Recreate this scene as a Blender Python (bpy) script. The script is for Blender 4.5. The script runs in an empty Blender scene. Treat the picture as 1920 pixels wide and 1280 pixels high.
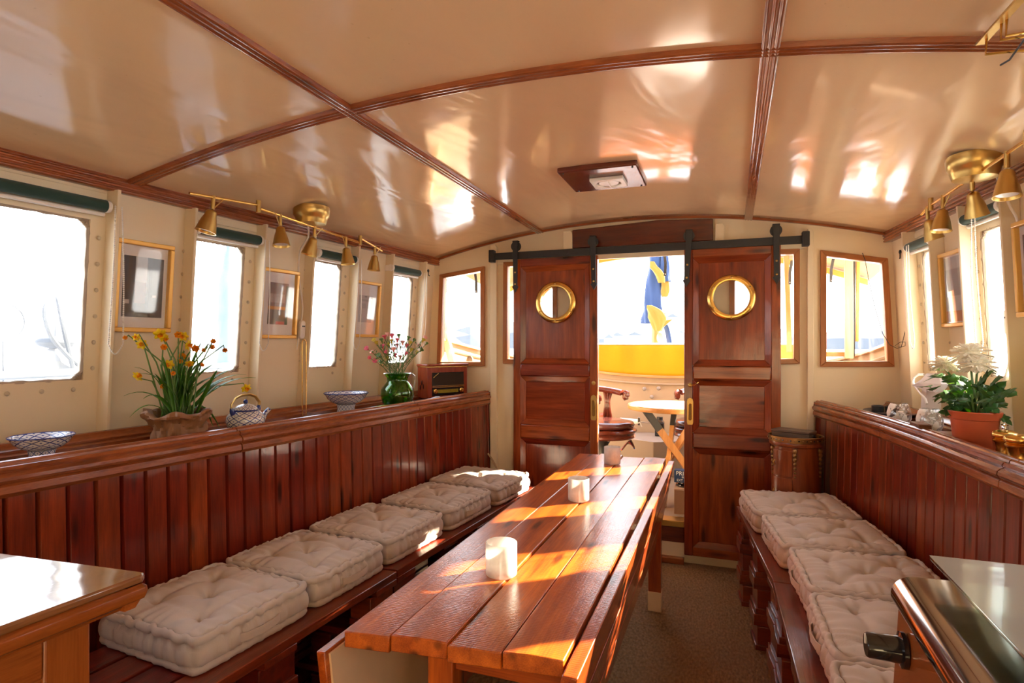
import bpy, bmesh, math, random
from math import sin, cos, pi, radians, sqrt, exp, atan2
from mathutils import Vector, Matrix
from mathutils.geometry import tessellate_polygon
V = Vector
random.seed(7)
SC = bpy.context.scene
COL = SC.collection
# ---------------------------------------------------------------- camera, sky, sun, exposure
TH = radians(19.86); CS, SN = cos(TH), sin(TH); FP = 1080.0; EYE = 1.3
cam_d = bpy.data.cameras.new('camera'); cam = bpy.data.objects.new('camera', cam_d); COL.objects.link(cam)
cam_d.sensor_width = 36; cam_d.lens = FP / 1920 * 36; cam_d.shift_y = 5 / 1920; cam_d.clip_start = 0.02; cam_d.clip_end = 3000
cam.location = (0, 0, EYE); cam.rotation_euler = (pi / 2, 0, TH)
SC.camera = cam
W = bpy.data.worlds.new('sky'); SC.world = W; W.use_nodes = True
nt = W.node_tree; nt.nodes.clear()
bg = nt.nodes.new('ShaderNodeBackground'); wo = nt.nodes.new('ShaderNodeOutputWorld')
tc = nt.nodes.new('ShaderNodeTexCoord'); sp = nt.nodes.new('ShaderNodeSeparateXYZ'); rp = nt.nodes.new('ShaderNodeValToRGB')
rp.color_ramp.elements[0].position = 0.0; rp.color_ramp.elements[0].color = (1.0, 0.985, 0.96, 1)
rp.color_ramp.elements[1].position = 0.9; rp.color_ramp.elements[1].color = (0.62, 0.76, 1.0, 1)
nt.links.new(tc.outputs['Generated'], sp.inputs[0]); nt.links.new(sp.outputs['Z'], rp.inputs[0])
nt.links.new(rp.outputs[0], bg.inputs[0]); nt.links.new(bg.outputs[0], wo.inputs[0])
bg.inputs[1].default_value = 4.6
sun_d = bpy.data.lights.new('sun', 'SUN'); sun = bpy.data.objects.new('sun', sun_d); COL.objects.link(sun)
sun_d.energy = 44; sun_d.angle = radians(0.6); sun_d.color = (1.0, 0.86, 0.66)
SUN_AZ = 38.5; SUN_EL = 26          # azimuth measured from +X towards +Y
_sd = V((cos(radians(SUN_AZ)) * cos(radians(SUN_EL)), sin(radians(SUN_AZ)) * cos(radians(SUN_EL)), sin(radians(SUN_EL))))
sun.rotation_euler = _sd.to_track_quat('Z', 'Y').to_euler(); sun.location = (3, 5, 6)
vs = SC.view_settings; vs.view_transform = 'Standard'; vs.look = 'None'; vs.gamma = 1; vs.use_curve_mapping = False; vs.exposure = 0.46
cy = SC.cycles
cy.max_bounces = 14; cy.diffuse_bounces = 8; cy.glossy_bounces = 5; cy.transparent_max_bounces = 16; cy.transmission_bounces = 8
cy.caustics_reflective = False; cy.caustics_refractive = False; cy.sample_clamp_indirect = 8.0

def ray(u, v):
    r = (u - 960) / FP
    return V((-SN + r * CS, CS + r * SN, (645 - v) / FP))
def onp(u, v, a, b, c, d):
    q = ray(u, v); t = (d - c * EYE) / (a * q.x + b * q.y + c * q.z)
    return V((t * q.x, t * q.y, EYE + t * q.z))
def PX(u, v, x): return onp(u, v, 1, 0, 0, x)
def PY(u, v, y): return onp(u, v, 0, 1, 0, y)
def PZ(u, v, z): return onp(u, v, 0, 0, 1, z)

# ---------------------------------------------------------------- mesh helpers
def wm(o):
    m = o.matrix_basis.copy(); p = o.parent
    while p: m = p.matrix_basis @ m; p = p.parent
    return m
class MB:
    def __init__(s): s.v = []; s.f = []; s.uv = None
    def add(s, vs_, fs):
        n = len(s.v); s.v += [tuple(x) for x in vs_]; s.f += [tuple(i + n for i in f) for f in fs]; return s
    def box(s, a, b):
        x0, y0, z0 = a; x1, y1, z1 = b
        return s.hexa([(x0,y0,z0),(x1,y0,z0),(x1,y1,z0),(x0,y1,z0),(x0,y0,z1),(x1,y0,z1),(x1,y1,z1),(x0,y1,z1)])
    def hexa(s, p):
        return s.add(p, [(0,3,2,1),(4,5,6,7),(0,1,5,4),(1,2,6,5),(2,3,7,6),(3,0,4,7)])
    def bar(s, a, b, w, h, up=(0,0,1)):          # rectangular bar from a to b
        a = V(a); b = V(b); d = (b - a).normalized(); u = V(up); sd = d.cross(u)
        if sd.length < 1e-4: sd = d.cross(V((1,0,0)))
        sd.normalize(); u = sd.cross(d).normalized()
        q = []
        for c in (a, b):
            q += [c - sd*w/2 - u*h/2, c + sd*w/2 - u*h/2, c + sd*w/2 + u*h/2, c - sd*w/2 + u*h/2]
        return s.add(q, [(0,3,2,1),(4,5,6,7),(0,1,5,4),(1,2,6,5),(2,3,7,6),(3,0,4,7)])
    def prism(s, pts, ext):
        n = len(pts); e = V(ext); q = [V(p) for p in pts] + [V(p) + e for p in pts]
        return s.add(q, [tuple(range(n))[::-1], tuple(range(n, 2*n))] + [(i, (i+1) % n, n + (i+1) % n, n + i) for i in range(n)])
    def tube(s, path, r, n=8, closed=False, cap=True, flat=1.0):
        P = [V(p) for p in path]; m = len(P)
        rr = r if isinstance(r, (list, tuple)) else [r] * m
        base = len(s.v); nrm = None; rings = []
        for i in range(m):
            if closed: d = P[(i+1) % m] - P[i-1]
            else: d = P[min(i+1, m-1)] - P[max(i-1, 0)]
            d = d.normalized() if d.length > 1e-9 else V((0,0,1))
            if nrm is None: nrm = d.orthogonal().normalized()
            else:
                nrm = nrm - d * nrm.dot(d)
                nrm = nrm.normalized() if nrm.length > 1e-6 else d.orthogonal().normalized()
            bn = d.cross(nrm)
            for k in range(n):
                a = 2*pi*k/n; s.v.append(tuple(P[i] + nrm*cos(a)*rr[i] + bn*sin(a)*rr[i]*flat))
        for i in range(m if closed else m-1):
            j = (i+1) % m
            for k in range(n):
                s.f.append((base+i*n+k, base+i*n+(k+1) % n, base+j*n+(k+1) % n, base+j*n+k))
        if cap and not closed:
            s.f.append(tuple(base+k for k in range(n))[::-1]); s.f.append(tuple(base+(m-1)*n+k for k in range(n)))
        return s
    def lathe(s, prof, c=(0,0,0), n=32, mat=None, fr=None):   # prof: (r, z) list ; uv per loop
        c = V(c); base = len(s.v); m = len(prof); uvf = []
        L = [0]
        for i in range(1, m): L.append(L[-1] + sqrt((prof[i][0]-prof[i-1][0])**2 + (prof[i][1]-prof[i-1][1])**2))
        for i, (r, z) in enumerate(prof):
            for k in range(n):
                a = 2*pi*k/n; rr = r * (fr(a, i) if fr else 1)
                p = V((rr*cos(a), rr*sin(a), z))
                if mat: p = mat @ p
                s.v.append(tuple(p + c))
        f0 = len(s.f)
        for i in range(m-1):
            for k in range(n):
                s.f.append((base+i*n+k, base+i*n+(k+1) % n, base+(i+1)*n+(k+1) % n, base+(i+1)*n+k))
                uvf.append([(k/n, L[i]), ((k+1)/n, L[i]), ((k+1)/n, L[i+1]), (k/n, L[i+1])])
        if s.uv is None: s.uv = {}
        for i, q in enumerate(uvf): s.uv[f0+i] = q
        return s
    def ball(s, c, r, n=8, m=6, sc=(1,1,1)):
        pr = [(max(1e-5, sin(pi*i/m)), -cos(pi*i/m)) for i in range(m+1)]
        M = Matrix.Diagonal(V((r*sc[0], r*sc[1], r*sc[2])))
        return s.lathe(pr, c, n, M)
    def sweep(s, prof, path, side, up, cap=True):    # prof (a,b): a along side vec, b along up vec ; per-path vecs allowed
        n = len(prof); base = len(s.v); m = len(path)
        for i, p in enumerate(path):
            sd = V(side[i]) if isinstance(side, list) else V(side); u = V(up[i]) if isinstance(up, list) else V(up)
            for a, b in prof: s.v.append(tuple(V(p) + sd*a + u*b))
        for i in range(m-1):
            for k in range(n):
                s.f.append((base+i*n+k, base+i*n+(k+1) % n, base+(i+1)*n+(k+1) % n, base+(i+1)*n+k))
        if cap: s.f.append(tuple(base+k for k in range(n))[::-1]); s.f.append(tuple(base+(m-1)*n+k for k in range(n)))
        return s
    def grid(s, fn, nu, nv):
        base = len(s.v)
        for i in range(nu+1):
            for j in range(nv+1): s.v.append(tuple(fn(i/nu, j/nv)))
        for i in range(nu):
            for j in range(nv):
                a = base + i*(nv+1) + j; s.f.append((a, a+nv+1, a+nv+2, a+1))
        return s
    def quad(s, *p): return s.add(p, [tuple(range(len(p)))])
    def build(s, name, mat, parent=None, bev=0, seg=2, solid=0, sub=0, ang=38, flat=False, local=False):
        me = bpy.data.meshes.new(name)
        vv = s.v
        if parent is not None and not local:
            inv = wm(parent).inverted(); vv = [tuple(inv @ V(p)) for p in s.v]
        me.from_pydata(vv, [], s.f); me.validate()
        bm = bmesh.new(); bm.from_mesh(me); bmesh.ops.recalc_face_normals(bm, faces=bm.faces)
        if s.uv:
            ly = bm.loops.layers.uv.new('UVMap'); bm.faces.ensure_lookup_table()
            if len(bm.faces) == len(s.f):
                vd = None
                for fi, q in s.uv.items():
                    f = bm.faces[fi]; src = s.f[fi]
                    for l in f.loops:
                        if l.vert.index in src: l[ly].uv = q[src.index(l.vert.index)]
        bm.to_mesh(me); bm.free()
        if not flat:
            me.shade_smooth(); me.set_sharp_from_angle(angle=radians(ang))
        o = bpy.data.objects.new(name, me); COL.objects.link(o)
        if mat: me.materials.append(mat)
        if parent is not None: o.parent = parent
        if solid: md = o.modifiers.new('solid', 'SOLIDIFY'); md.thickness = solid; md.offset = 0
        if bev: md = o.modifiers.new('bevel', 'BEVEL'); md.width = bev; md.segments = seg; md.limit_method = 'ANGLE'; md.angle_limit = radians(40)
        if sub: md = o.modifiers.new('sub', 'SUBSURF'); md.levels = sub; md.render_levels = sub
        return o
def thing(name, label, cat, loc=(0,0,0), rz=0, group=None):
    o = bpy.data.objects.new(name, None); COL.objects.link(o); o.empty_display_size = 0.05
    o.location = loc; o.rotation_euler = (0, 0, rz); o['label'] = label; o['category'] = cat
    if group: o['group'] = group
    return o
def tag(o, label, cat, group=None, kind=None):
    o['label'] = label; o['category'] = cat
    if group: o['group'] = group
    if kind: o['kind'] = kind
    return o
def struct(o, label=None, cat=None):
    o['kind'] = 'structure'
    if label: o['label'] = label
    if cat: o['category'] = cat
    return o
def sroot(name, loc=(0,0,0), label=None, cat=None):
    o = bpy.data.objects.new(name, None); COL.objects.link(o); o.location = loc; return struct(o, label, cat)
def copy_tree(o, parent=None):
    c = o.copy(); COL.objects.link(c)
    if parent: c.parent = parent
    for ch in [x for x in KIDS.get(o.name, [])]: copy_tree(ch, c)
    return c
KIDS = {}
def index_kids():
    KIDS.clear()
    for o in SC.objects:
        if o.parent: KIDS.setdefault(o.parent.name, []).append(o)
def text_mesh(txt, size, mat, parent, M, name='lettering', ext=0.0006, align='CENTER'):
    cu = bpy.data.curves.new('t', 'FONT'); cu.body = txt; cu.size = size; cu.extrude = ext; cu.align_x = align; cu.align_y = 'CENTER'; cu.resolution_u = 3
    t = bpy.data.objects.new('t', cu); COL.objects.link(t)
    me = bpy.data.meshes.new_from_object(t); bpy.data.objects.remove(t)
    me.transform(wm(parent).inverted() @ M); me.materials.clear(); me.materials.append(mat)
    o = bpy.data.objects.new(name, me); COL.objects.link(o); o.parent = parent; return o
def basis(o, x, z):            # matrix whose local X -> x, local Z -> z
    x = V(x).normalized(); z = V(z).normalized(); y = z.cross(x).normalized()
    return Matrix.Translation(V(o)) @ Matrix((x, y, z)).transposed().to_4x4()

# ---------------------------------------------------------------- materials
class NT:
    def __init__(s, name):
        s.m = bpy.data.materials.new(name); s.m.use_nodes = True; s.t = s.m.node_tree; s.b = s.t.nodes['Principled BSDF']; s.o = s.t.nodes['Material Output']
    def n(s, ty, **k):
        x = s.t.nodes.new(ty)
        for a, b in k.items(): setattr(x, a, b)
        return x
    def l(s, a, b): s.t.links.new(a, b)
    def val(s, sock, v):
        if hasattr(v, 'links') or hasattr(v, 'is_output'): s.l(v, sock)
        else: sock.default_value = v
    def math(s, op, a, b=None, c=None):
        x = s.n('ShaderNodeMath', operation=op); s.val(x.inputs[0], a)
        if b is not None: s.val(x.inputs[1], b)
        if c is not None: s.val(x.inputs[2], c)
        return x.outputs[0]
    def coord(s, kind='Object', scale=(1,1,1), loc=None):
        t = s.n('ShaderNodeTexCoord'); m = s.n('ShaderNodeMapping'); m.inputs['Scale'].default_value = scale
        s.l(t.outputs[kind], m.inputs[0])
        if loc is not None: s.l(loc, m.inputs['Location'])
        return m.outputs[0]
    def noise(s, vec, scale=5, detail=4, rough=.5, dist=0):
        x = s.n('ShaderNodeTexNoise'); s.l(vec, x.inputs['Vector']); x.inputs['Scale'].default_value = scale
        x.inputs['Detail'].default_value = detail; x.inputs['Roughness'].default_value = rough; x.inputs['Distortion'].default_value = dist
        return x.outputs[0]
    def ramp(s, f, *st):
        x = s.n('ShaderNodeValToRGB'); cr = x.color_ramp
        while len(cr.elements) < len(st): cr.elements.new(.5)
        for e, (p, c) in zip(cr.elements, st): e.position = p; e.color = (*c, 1) if len(c) == 3 else c
        s.l(f, x.inputs[0]); return x.outputs[0]
    def mix(s, f, a, b, mode='MIX'):
        x = s.n('ShaderNodeMix', data_type='RGBA', blend_type=mode)
        s.val(x.inputs[0], f)
        for i, q in ((6, a), (7, b)):
            if isinstance(q, tuple): x.inputs[i].default_value = (*q, 1)
            else: s.l(q, x.inputs[i])
        return x.outputs[2]
    def fres(s):          # Fresnel of a thin pane, the same on both faces
        g = s.n('ShaderNodeNewGeometry'); x = s.n('ShaderNodeFresnel'); s.l(s.math('MULTIPLY_ADD', g.outputs['Backfacing'], 1/1.45-1.45, 1.45), x.inputs[0]); return x
    def bump(s, h, st=.3, d=.01, nrm=None):
        x = s.n('ShaderNodeBump'); s.l(h, x.inputs['Height']); x.inputs['Strength'].default_value = st; x.inputs['Distance'].default_value = d
        if nrm is not None: s.l(nrm, x.inputs['Normal'])
        return x.outputs[0]
    def set(s, **k):
        for a, v in k.items():
            a = a.replace('_', ' '); i = s.b.inputs[a]
            if isinstance(v, tuple) and len(v) == 3: v = (*v, 1)
            s.val(i, v)
        return s.m
def wood(name, c0, c1, axis='Y', scale=1.0, rough=.25, coat=.6, knots=.5, bump=.25, saw=0, objrand=True, coatr=.08):
    N = NT(name); st = {'X': (1,9,9), 'Y': (9,1,9), 'Z': (9,9,1)}[axis]
    oi = N.n('ShaderNodeObjectInfo'); off = N.n('ShaderNodeVectorMath', operation='SCALE')
    cmb = N.n('ShaderNodeCombineXYZ'); r = oi.outputs['Random']
    for i in range(3): N.l(N.math('MULTIPLY', r, (37.0, 91.0, 53.0)[i]), cmb.inputs[i])
    vec = N.coord('Object', tuple(q*scale for q in st), cmb.outputs[0] if objrand else None)
    g = N.noise(vec, 3.2, 6, .6, .35); fine = N.noise(N.coord('Object', tuple(q*scale*(1 if q == 1 else 7) for q in st)), 6, 3, .6)
    col = N.ramp(g, (.3, c0), (.52, tuple((a+b)/2 for a, b in zip(c0, c1))), (.68, c1))
    col = N.mix(.35, col, N.ramp(fine, (.3, c0), (.7, c1)))
    vk = N.n('ShaderNodeTexVoronoi'); N.l(N.coord('Object', tuple((.55 if q == 1 else 2.6)*scale*q/(1 if q == 1 else 9)*1.6 for q in st), cmb.outputs[0] if objrand else None), vk.inputs['Vector']); vk.inputs['Scale'].default_value = 4.0
    kn = N.ramp(vk.outputs['Distance'], (.10, (1,1,1)), (.24, (0,0,0)))
    dark = tuple(x*.12 for x in c0)
    if knots: col = N.mix(N.math('MULTIPLY', kn, knots), col, dark)
    if objrand:
        hv = N.n('ShaderNodeHueSaturation'); N.l(col, hv.inputs['Color']); N.l(N.math('MULTIPLY_ADD', r, .5, .75), hv.inputs['Value']); N.l(N.math('MULTIPLY_ADD', r, .016, .492), hv.inputs['Hue']); col = hv.outputs[0]
    h = N.bump(fine, bump*.5, .002)
    if saw:
        wv = N.n('ShaderNodeTexWave', wave_type='BANDS', bands_direction='Y' if axis == 'Y' else 'X'); N.l(N.coord('Object', (1,1,1)), wv.inputs[0]); wv.inputs['Scale'].default_value = saw; wv.inputs['Distortion'].default_value = 3; wv.inputs['Detail Scale'].default_value = 3
        h = N.bump(wv.outputs[1], .14, .0012, h)
    big = N.bump(N.noise(N.coord('Object', (1,1,1)), 9, 2), .25, .006, h)
    m = N.set(Base_Color=col, Roughness=rough, Normal=big, Coat_Weight=coat, Coat_Roughness=coatr, Specular_IOR_Level=.3)
    N.l(big, N.b.inputs['Coat Normal']); return m
RED0, RED1 = (.10,.013,.005), (.36,.062,.015)
M = {}
for ax in 'XYZ':
    M['board'+ax] = wood('red pine board '+ax, (.075,.008,.003), (.30,.036,.010), ax, 1, .28, .5, .8)
    M['trim'+ax] = wood('varnished trim '+ax, (.15,.032,.010), (.42,.12,.034), ax, 1.2, .25, .6, .35, objrand=False)
    M['door'+ax] = wood('door pine '+ax, (.11,.013,.004), (.36,.06,.014), ax, .8, .25, .6, .8)
    M['pallet'+ax] = wood('pallet wood '+ax, (.07,.008,.004), (.24,.026,.010), ax, 1, .28, .7, .5, .6)
    M['table'+ax] = wood('table plank '+ax, (.17,.015,.002), (.60,.125,.010), ax, 1.0, .38, .75, .8, .3, saw=46 if ax == 'Y' else 0, coatr=.035)
    M['teak'+ax] = wood('honey teak '+ax, (.40,.16,.045), (.66,.32,.11), ax, 1, .3, .4, .1, objrand=False)
    M['frame'+ax] = wood('oiled window frame '+ax, (.26,.085,.022), (.52,.20,.06), ax, 1, .35, .3, .25, objrand=False)
    M['mahog'+ax] = wood('dark mahogany '+ax, (.05,.009,.005), (.17,.03,.014), ax, 1, .25, .6, .1, objrand=False)
    M['counter'+ax] = wood('counter oak '+ax, (.20,.045,.008), (.36,.10,.018), ax, 1, .25, .5, .1, objrand=False)
def plain(name, col, rough=.5, metal=0, coat=0, bump=0, bs=40, var=0, **k):
    N = NT(name); c = col
    vec = N.coord('Object', (1,1,1))
    if var:
        n = N.noise(vec, bs*.3, 4); c = N.mix(n, tuple(x*(1-var) for x in col), tuple(min(1, x*(1+var)) for x in col))
    if bump: N.l(N.bump(N.noise(vec, bs, 3), bump, .003), N.b.inputs['Normal'])
    return N.set(Base_Color=c, Roughness=rough, Metallic=metal, Coat_Weight=coat, **k)
CREAM = (.80,.68,.47)
M['cream'] = plain('cream gloss paint', CREAM, .32, bump=.15, bs=14, var=.04)
def ceil_mat():
    N = NT('ceiling gloss paint'); v = N.coord('Object', (1,1,1))
    a = N.noise(N.coord('Object', (.9,.35,1)), 3.5, 3, .5, .5); b = N.noise(v, 110, 2)
    h = N.bump(a, .55, .03); h = N.bump(b, .05, .001, h)
    sp_ = N.noise(v, 60, 2); d = N.ramp(sp_, (.74, (0,0,0)), (.78, (1,1,1)))
    return N.set(Base_Color=N.mix(N.math('MULTIPLY', d, .35), (.78,.555,.335), (.5,.33,.18)), Roughness=.16, Coat_Weight=.5, Coat_Roughness=.07, Normal=h)
M['ceiling'] = ceil_mat()
M['brass'] = plain('polished brass', (.80,.50,.14), .2, 1, bump=.03, bs=25)
M['brassdull'] = plain('brushed brass', (.60,.40,.13), .33, 1, bump=.2, bs=60)
M['oldbrass'] = plain('dark old brass', (.36,.21,.08), .38, 1, bump=.2, bs=60)
M['black'] = plain('black iron', (.018,.019,.022), .45, bump=.2)
M['blackgloss'] = plain('black gloss', (.01,.01,.012), .15, coat=.5)
M['white'] = plain('white plastic', (.85,.82,.76), .35)
M['steel'] = plain('polished steel', (.62,.62,.62), .1, 1)
M['iron'] = plain('painted bolt', (.55,.47,.34), .4)
M['goldframe'] = plain('gilt wood', (.80,.45,.09), .3, .25, coat=.2, bump=.1)
M['paper'] = plain('white mat board', (.78,.74,.72), .6)
M['soil'] = plain('potting soil', (.03,.018,.01), .9, bump=1, bs=80)
def linen(name, c):
    N = NT(name); v = N.coord('Object', (1,1,1)); w = N.noise(v, 400, 2); n = N.noise(v, 8, 3)
    return N.set(Base_Color=N.mix(n, tuple(x*.92 for x in c), tuple(min(1, x*1.06) for x in c)), Roughness=.9, Normal=N.bump(w, .35, .001), Sheen_Weight=.2)
M['linen'] = linen('natural linen', (.57,.49,.415))
M['linen2'] = linen('linen strap', (.58,.48,.40))
M['green'] = linen('dark green blind cloth', (.018,.055,.045))
M['yellow'] = None
def canvas():
    N = NT('yellow canvas'); w = N.noise(N.coord('Object', (4,4,60)), 10, 3)
    c = N.mix(w, (.62,.26,.006), (.70,.31,.012)); N.set(Base_Color=c, Roughness=.8)
    tr = N.n('ShaderNodeBsdfTranslucent'); N.l(c, tr.inputs[0]); mx = N.n('ShaderNodeMixShader'); mx.inputs[0].default_value = .45
    N.l(N.b.outputs[0], mx.inputs[1]); N.l(tr.outputs[0], mx.inputs[2]); N.l(mx.outputs[0], N.o.inputs[0]); return N.m
M['yellow'] = canvas()
def glassm(name, tint=(1,1,1), haze=.0, dirt=False, gl=.5):
    N = NT(name); t = N.n('ShaderNodeBsdfTransparent'); t.inputs[0].default_value = (*tint, 1)
    g = N.n('ShaderNodeBsdfGlossy'); g.inputs['Roughness'].default_value = .03
    fr = N.fres()
    m1 = N.n('ShaderNodeMixShader'); N.l(N.math('MULTIPLY', fr.outputs[0], gl*2), m1.inputs[0]); N.l(t.outputs[0], m1.inputs[1]); N.l(g.outputs[0], m1.inputs[2])
    out = m1.outputs[0]
    if haze:
        d = N.n('ShaderNodeBsdfTranslucent'); d.inputs[0].default_value = (.95,.97,1,1)
        f = N.math('MULTIPLY', N.noise(N.coord('Object', (1,1,1)), 5, 5, .65), haze*2) if dirt else haze
        m2 = N.n('ShaderNodeMixShader'); N.val(m2.inputs[0], f); N.l(out, m2.inputs[1]); N.l(d.outputs[0], m2.inputs[2]); out = m2.outputs[0]
    N.l(out, N.o.inputs[0]); return N.m
M['glass'] = glassm('window glass'); M['dirtyglass'] = glassm('scratched acrylic pane', haze=.07, dirt=True)
M['frameglass'] = glassm('picture glass', gl=.6)
M['tumbler'] = glassm('clear tumbler glass', (.93,.95,.95), gl=1.2)
M['greenglass'] = None
def realglass(name, col, rough=0.02, ior=1.45):
    N = NT(name); return N.set(Base_Color=col, Roughness=rough, Transmission_Weight=1.0, IOR=ior)
M['greenglass'] = glassm('green jug glass', (.36,.76,.16), gl=1.1)
M['frost'] = None
def frost():
    N = NT('frosted white glass'); n = N.noise(N.coord('Object', (1,1,1)), 45, 4, .6, .6)
    c = N.ramp(n, (.3, (.70,.68,.63)), (.7, (.84,.82,.78)))
    d = N.n('ShaderNodeBsdfTranslucent'); N.l(c, d.inputs[0]); N.set(Base_Color=c, Roughness=.4)
    t = N.n('ShaderNodeBsdfTransparent'); m = N.n('ShaderNodeMixShader'); m.inputs[0].default_value = .45
    N.l(N.b.outputs[0], m.inputs[1]); N.l(d.outputs[0], m.inputs[2])
    m3 = N.n('ShaderNodeMixShader'); m3.inputs[0].default_value = .2; N.l(m.outputs[0], m3.inputs[1]); N.l(t.outputs[0], m3.inputs[2]); N.l(m3.outputs[0], N.o.inputs[0]); return N.m
M['frost'] = frost()
def porcelain(nu, nv):
    N = NT('blue and white porcelain'); t = N.n('ShaderNodeTexCoord'); s = N.n('ShaderNodeSeparateXYZ'); N.l(t.outputs['UV'], s.inputs[0])
    a = N.math('MULTIPLY', s.outputs[0], nu); b = N.math('MULTIPLY', s.outputs[1], nv)
    def tri(x): return N.math('ABSOLUTE', N.math('SUBTRACT', N.math('FRACT', x), .5))
    p = tri(N.math('ADD', a, b)); q = tri(N.math('SUBTRACT', a, b))
    line = N.math('LESS_THAN', N.math('MINIMUM', p, q), .075)
    dot = N.math('GREATER_THAN', N.math('MINIMUM', p, q), .40)
    c = N.mix(N.math('MAXIMUM', line, dot), (.74,.74,.72), (.035,.06,.24))
    return N.set(Base_Color=c, Roughness=.12, Coat_Weight=.5)
M['porc'] = porcelain(11, 42); M['porcfine'] = porcelain(16, 55)
M['porcmott'] = None
def mott():
    N = NT('mottled blue white glaze'); n = N.noise(N.coord('Object', (1,1,1)), 120, 3); return N.set(Base_Color=N.ramp(n, (.46, (.05,.08,.28)), (.52, (.74,.74,.72))), Roughness=.12, Coat_Weight=.5)
M['porcmott'] = mott()
M['porcblue'] = plain('cobalt glaze', (.03,.05,.22), .12)
def carpetm():
    N = NT('brown sisal carpet'); v = N.coord('Object', (1,1,1))
    w = N.n('ShaderNodeTexVoronoi'); N.l(N.coord('Object', (1,.55,1)), w.inputs[0]); w.inputs['Scale'].default_value = 85
    n = N.noise(v, 3, 4); n2 = N.noise(N.coord('Object', (1,.4,1)), 110, 2)
    c = N.mix(n2, (.07,.04,.015), (.46,.30,.15)); c = N.mix(N.math('MULTIPLY', n, .5), c, (.16,.09,.04))
    return N.set(Base_Color=c, Roughness=.95, Normal=N.bump(w.outputs[0], .9, .006))
M['carpet'] = carpetm()
M['terracotta'] = plain('terracotta plastic pot', (.50,.10,.035), .4, var=.06)
M['leaf'] = plain('daffodil leaf', (.06,.20,.02), .4, var=.25, Subsurface_Weight=0.0)
def leafm(name, c, tl=.35, tc2=(.35,.6,.05)):
    N = NT(name); n = N.noise(N.coord('Object', (1,1,1)), 25, 3); col = N.mix(n, tuple(x*.7 for x in c), tuple(min(1, x*1.3) for x in c)); N.set(Base_Color=col, Roughness=.4)
    tr = N.n('ShaderNodeBsdfTranslucent'); N.l(N.mix(.5, col, tc2), tr.inputs[0]); m = N.n('ShaderNodeMixShader'); m.inputs[0].default_value = tl
    N.l(N.b.outputs[0], m.inputs[1]); N.l(tr.outputs[0], m.inputs[2]); N.l(m.outputs[0], N.o.inputs[0]); return N.m
M['leaf'] = leafm('daffodil leaf', (.07,.22,.02)); M['mumleaf'] = leafm('chrysanthemum leaf', (.045,.15,.03), .3); M['stemgreen'] = leafm('stem green', (.12,.24,.06), .1)
M['petalyellow'] = leafm('yellow petal', (1.0,.68,.02), .45, (1,.8,.05)); M['petalorange'] = leafm('orange trumpet', (1.0,.36,.01), .4, (1,.5,.02))
M['petalwhite'] = plain('white petal', (.92,.90,.80), .6); M['pinkbud'] = plain('pink bud', (.75,.12,.18), .6); M['palebud'] = plain('pale pink bud', (.9,.45,.38), .6); M['yellowbud'] = plain('yellow bud', (.6,.5,.05), .6)
M['kraft'] = plain('brown kraft paper', (.27,.125,.05), .6, bump=.3, bs=25, var=.1)
M['leather'] = plain('oxblood leather', (.075,.016,.012), .25, coat=.3, bump=.1)
M['palewood'] = plain('pale plywood', (.72,.50,.30), .5, bump=.1, var=.08)
M['rope'] = plain('beige rope', (.50,.38,.24), .9, bump=.8, bs=200)

# ---------------------------------------------------------------- room geometry
D = 3.58
def LX(y, z, off=0): return -2.175 + .0872*y - .0699*(1.89 - z) + off
def RX(y, z, off=0): return 1.173 - .0872*y + .050*(1.89 - z) - off
def Lp(y, z, off=0): return V((LX(y, z, off), y, z))
def Rp(y, z, off=0): return V((RX(y, z, off), y, z))
def onL(u, v, off=0): return onp(u, v, 1, -.0872, -.0699, -2.175 - .0699*1.89 + off)
def onR(u, v, off=0): return onp(u, v, 1, .0872, .050, 1.173 + .050*1.89 - off)
def wbox(mb, P, y0, y1, z0, z1, o0, o1):
    return mb.hexa([P(y0,z0,o0), P(y1,z0,o0), P(y1,z0,o1), P(y0,z0,o1), P(y0,z1,o0), P(y1,z1,o0), P(y1,z1,o1), P(y0,z1,o1)])
def CZ(x, y):
    w = 1.362 + .0872*(D - y); return 2.075 - .185*((x + .5)/w)**2
YN = -1.5
# floor
mb = MB().box((-2.6, YN, -.05), (1.8, 3.60, 0)); struct(mb.build('floor', M['carpet']), 'brown woven sisal carpet on the cabin floor', 'floor')
# ceiling shell
mb = MB()
def cf(a, b):
    y = YN - .1 + b*(D + .04 - YN + .1); w = 1.362 + .0872*(D - y) + .06; x = -.5 - w + 2*w*a
    return V((x, y, CZ(x, y)))
mb.grid(cf, 48, 40); struct(mb.build('ceiling', M['ceiling'], solid=.012), 'glossy cream painted cambered ceiling', 'ceiling')
# side walls with window holes
Z0, Z1 = 1.175, 1.735
LW = [(-1.2,-.75), (-.5,-.05), (.2,.62), (.86,1.39), (1.765,2.03), (2.42,2.662), (3.075,3.338)]
RW = [(-1.2,-.75), (-.5,-.05), (.2,.6), (1.92,2.155), (2.478,2.71), (3.032,3.235)]
def side_wall(name, P, wins):
    mb = MB(); t = -.03
    wbox(mb, P, YN, 3.62, -.05, Z0, t, 0); wbox(mb, P, YN, 3.62, Z1, 1.96, t, 0)
    ys = [YN] + [q for w in wins for q in w] + [3.62]
    for i in range(0, len(ys), 2): wbox(mb, P, ys[i], ys[i+1], Z0, Z1, t, 0)
    return struct(mb.build(name, M['cream']))
wl = side_wall('wall_left', Lp, LW); wr = side_wall('wall_right', Rp, RW)
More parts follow.
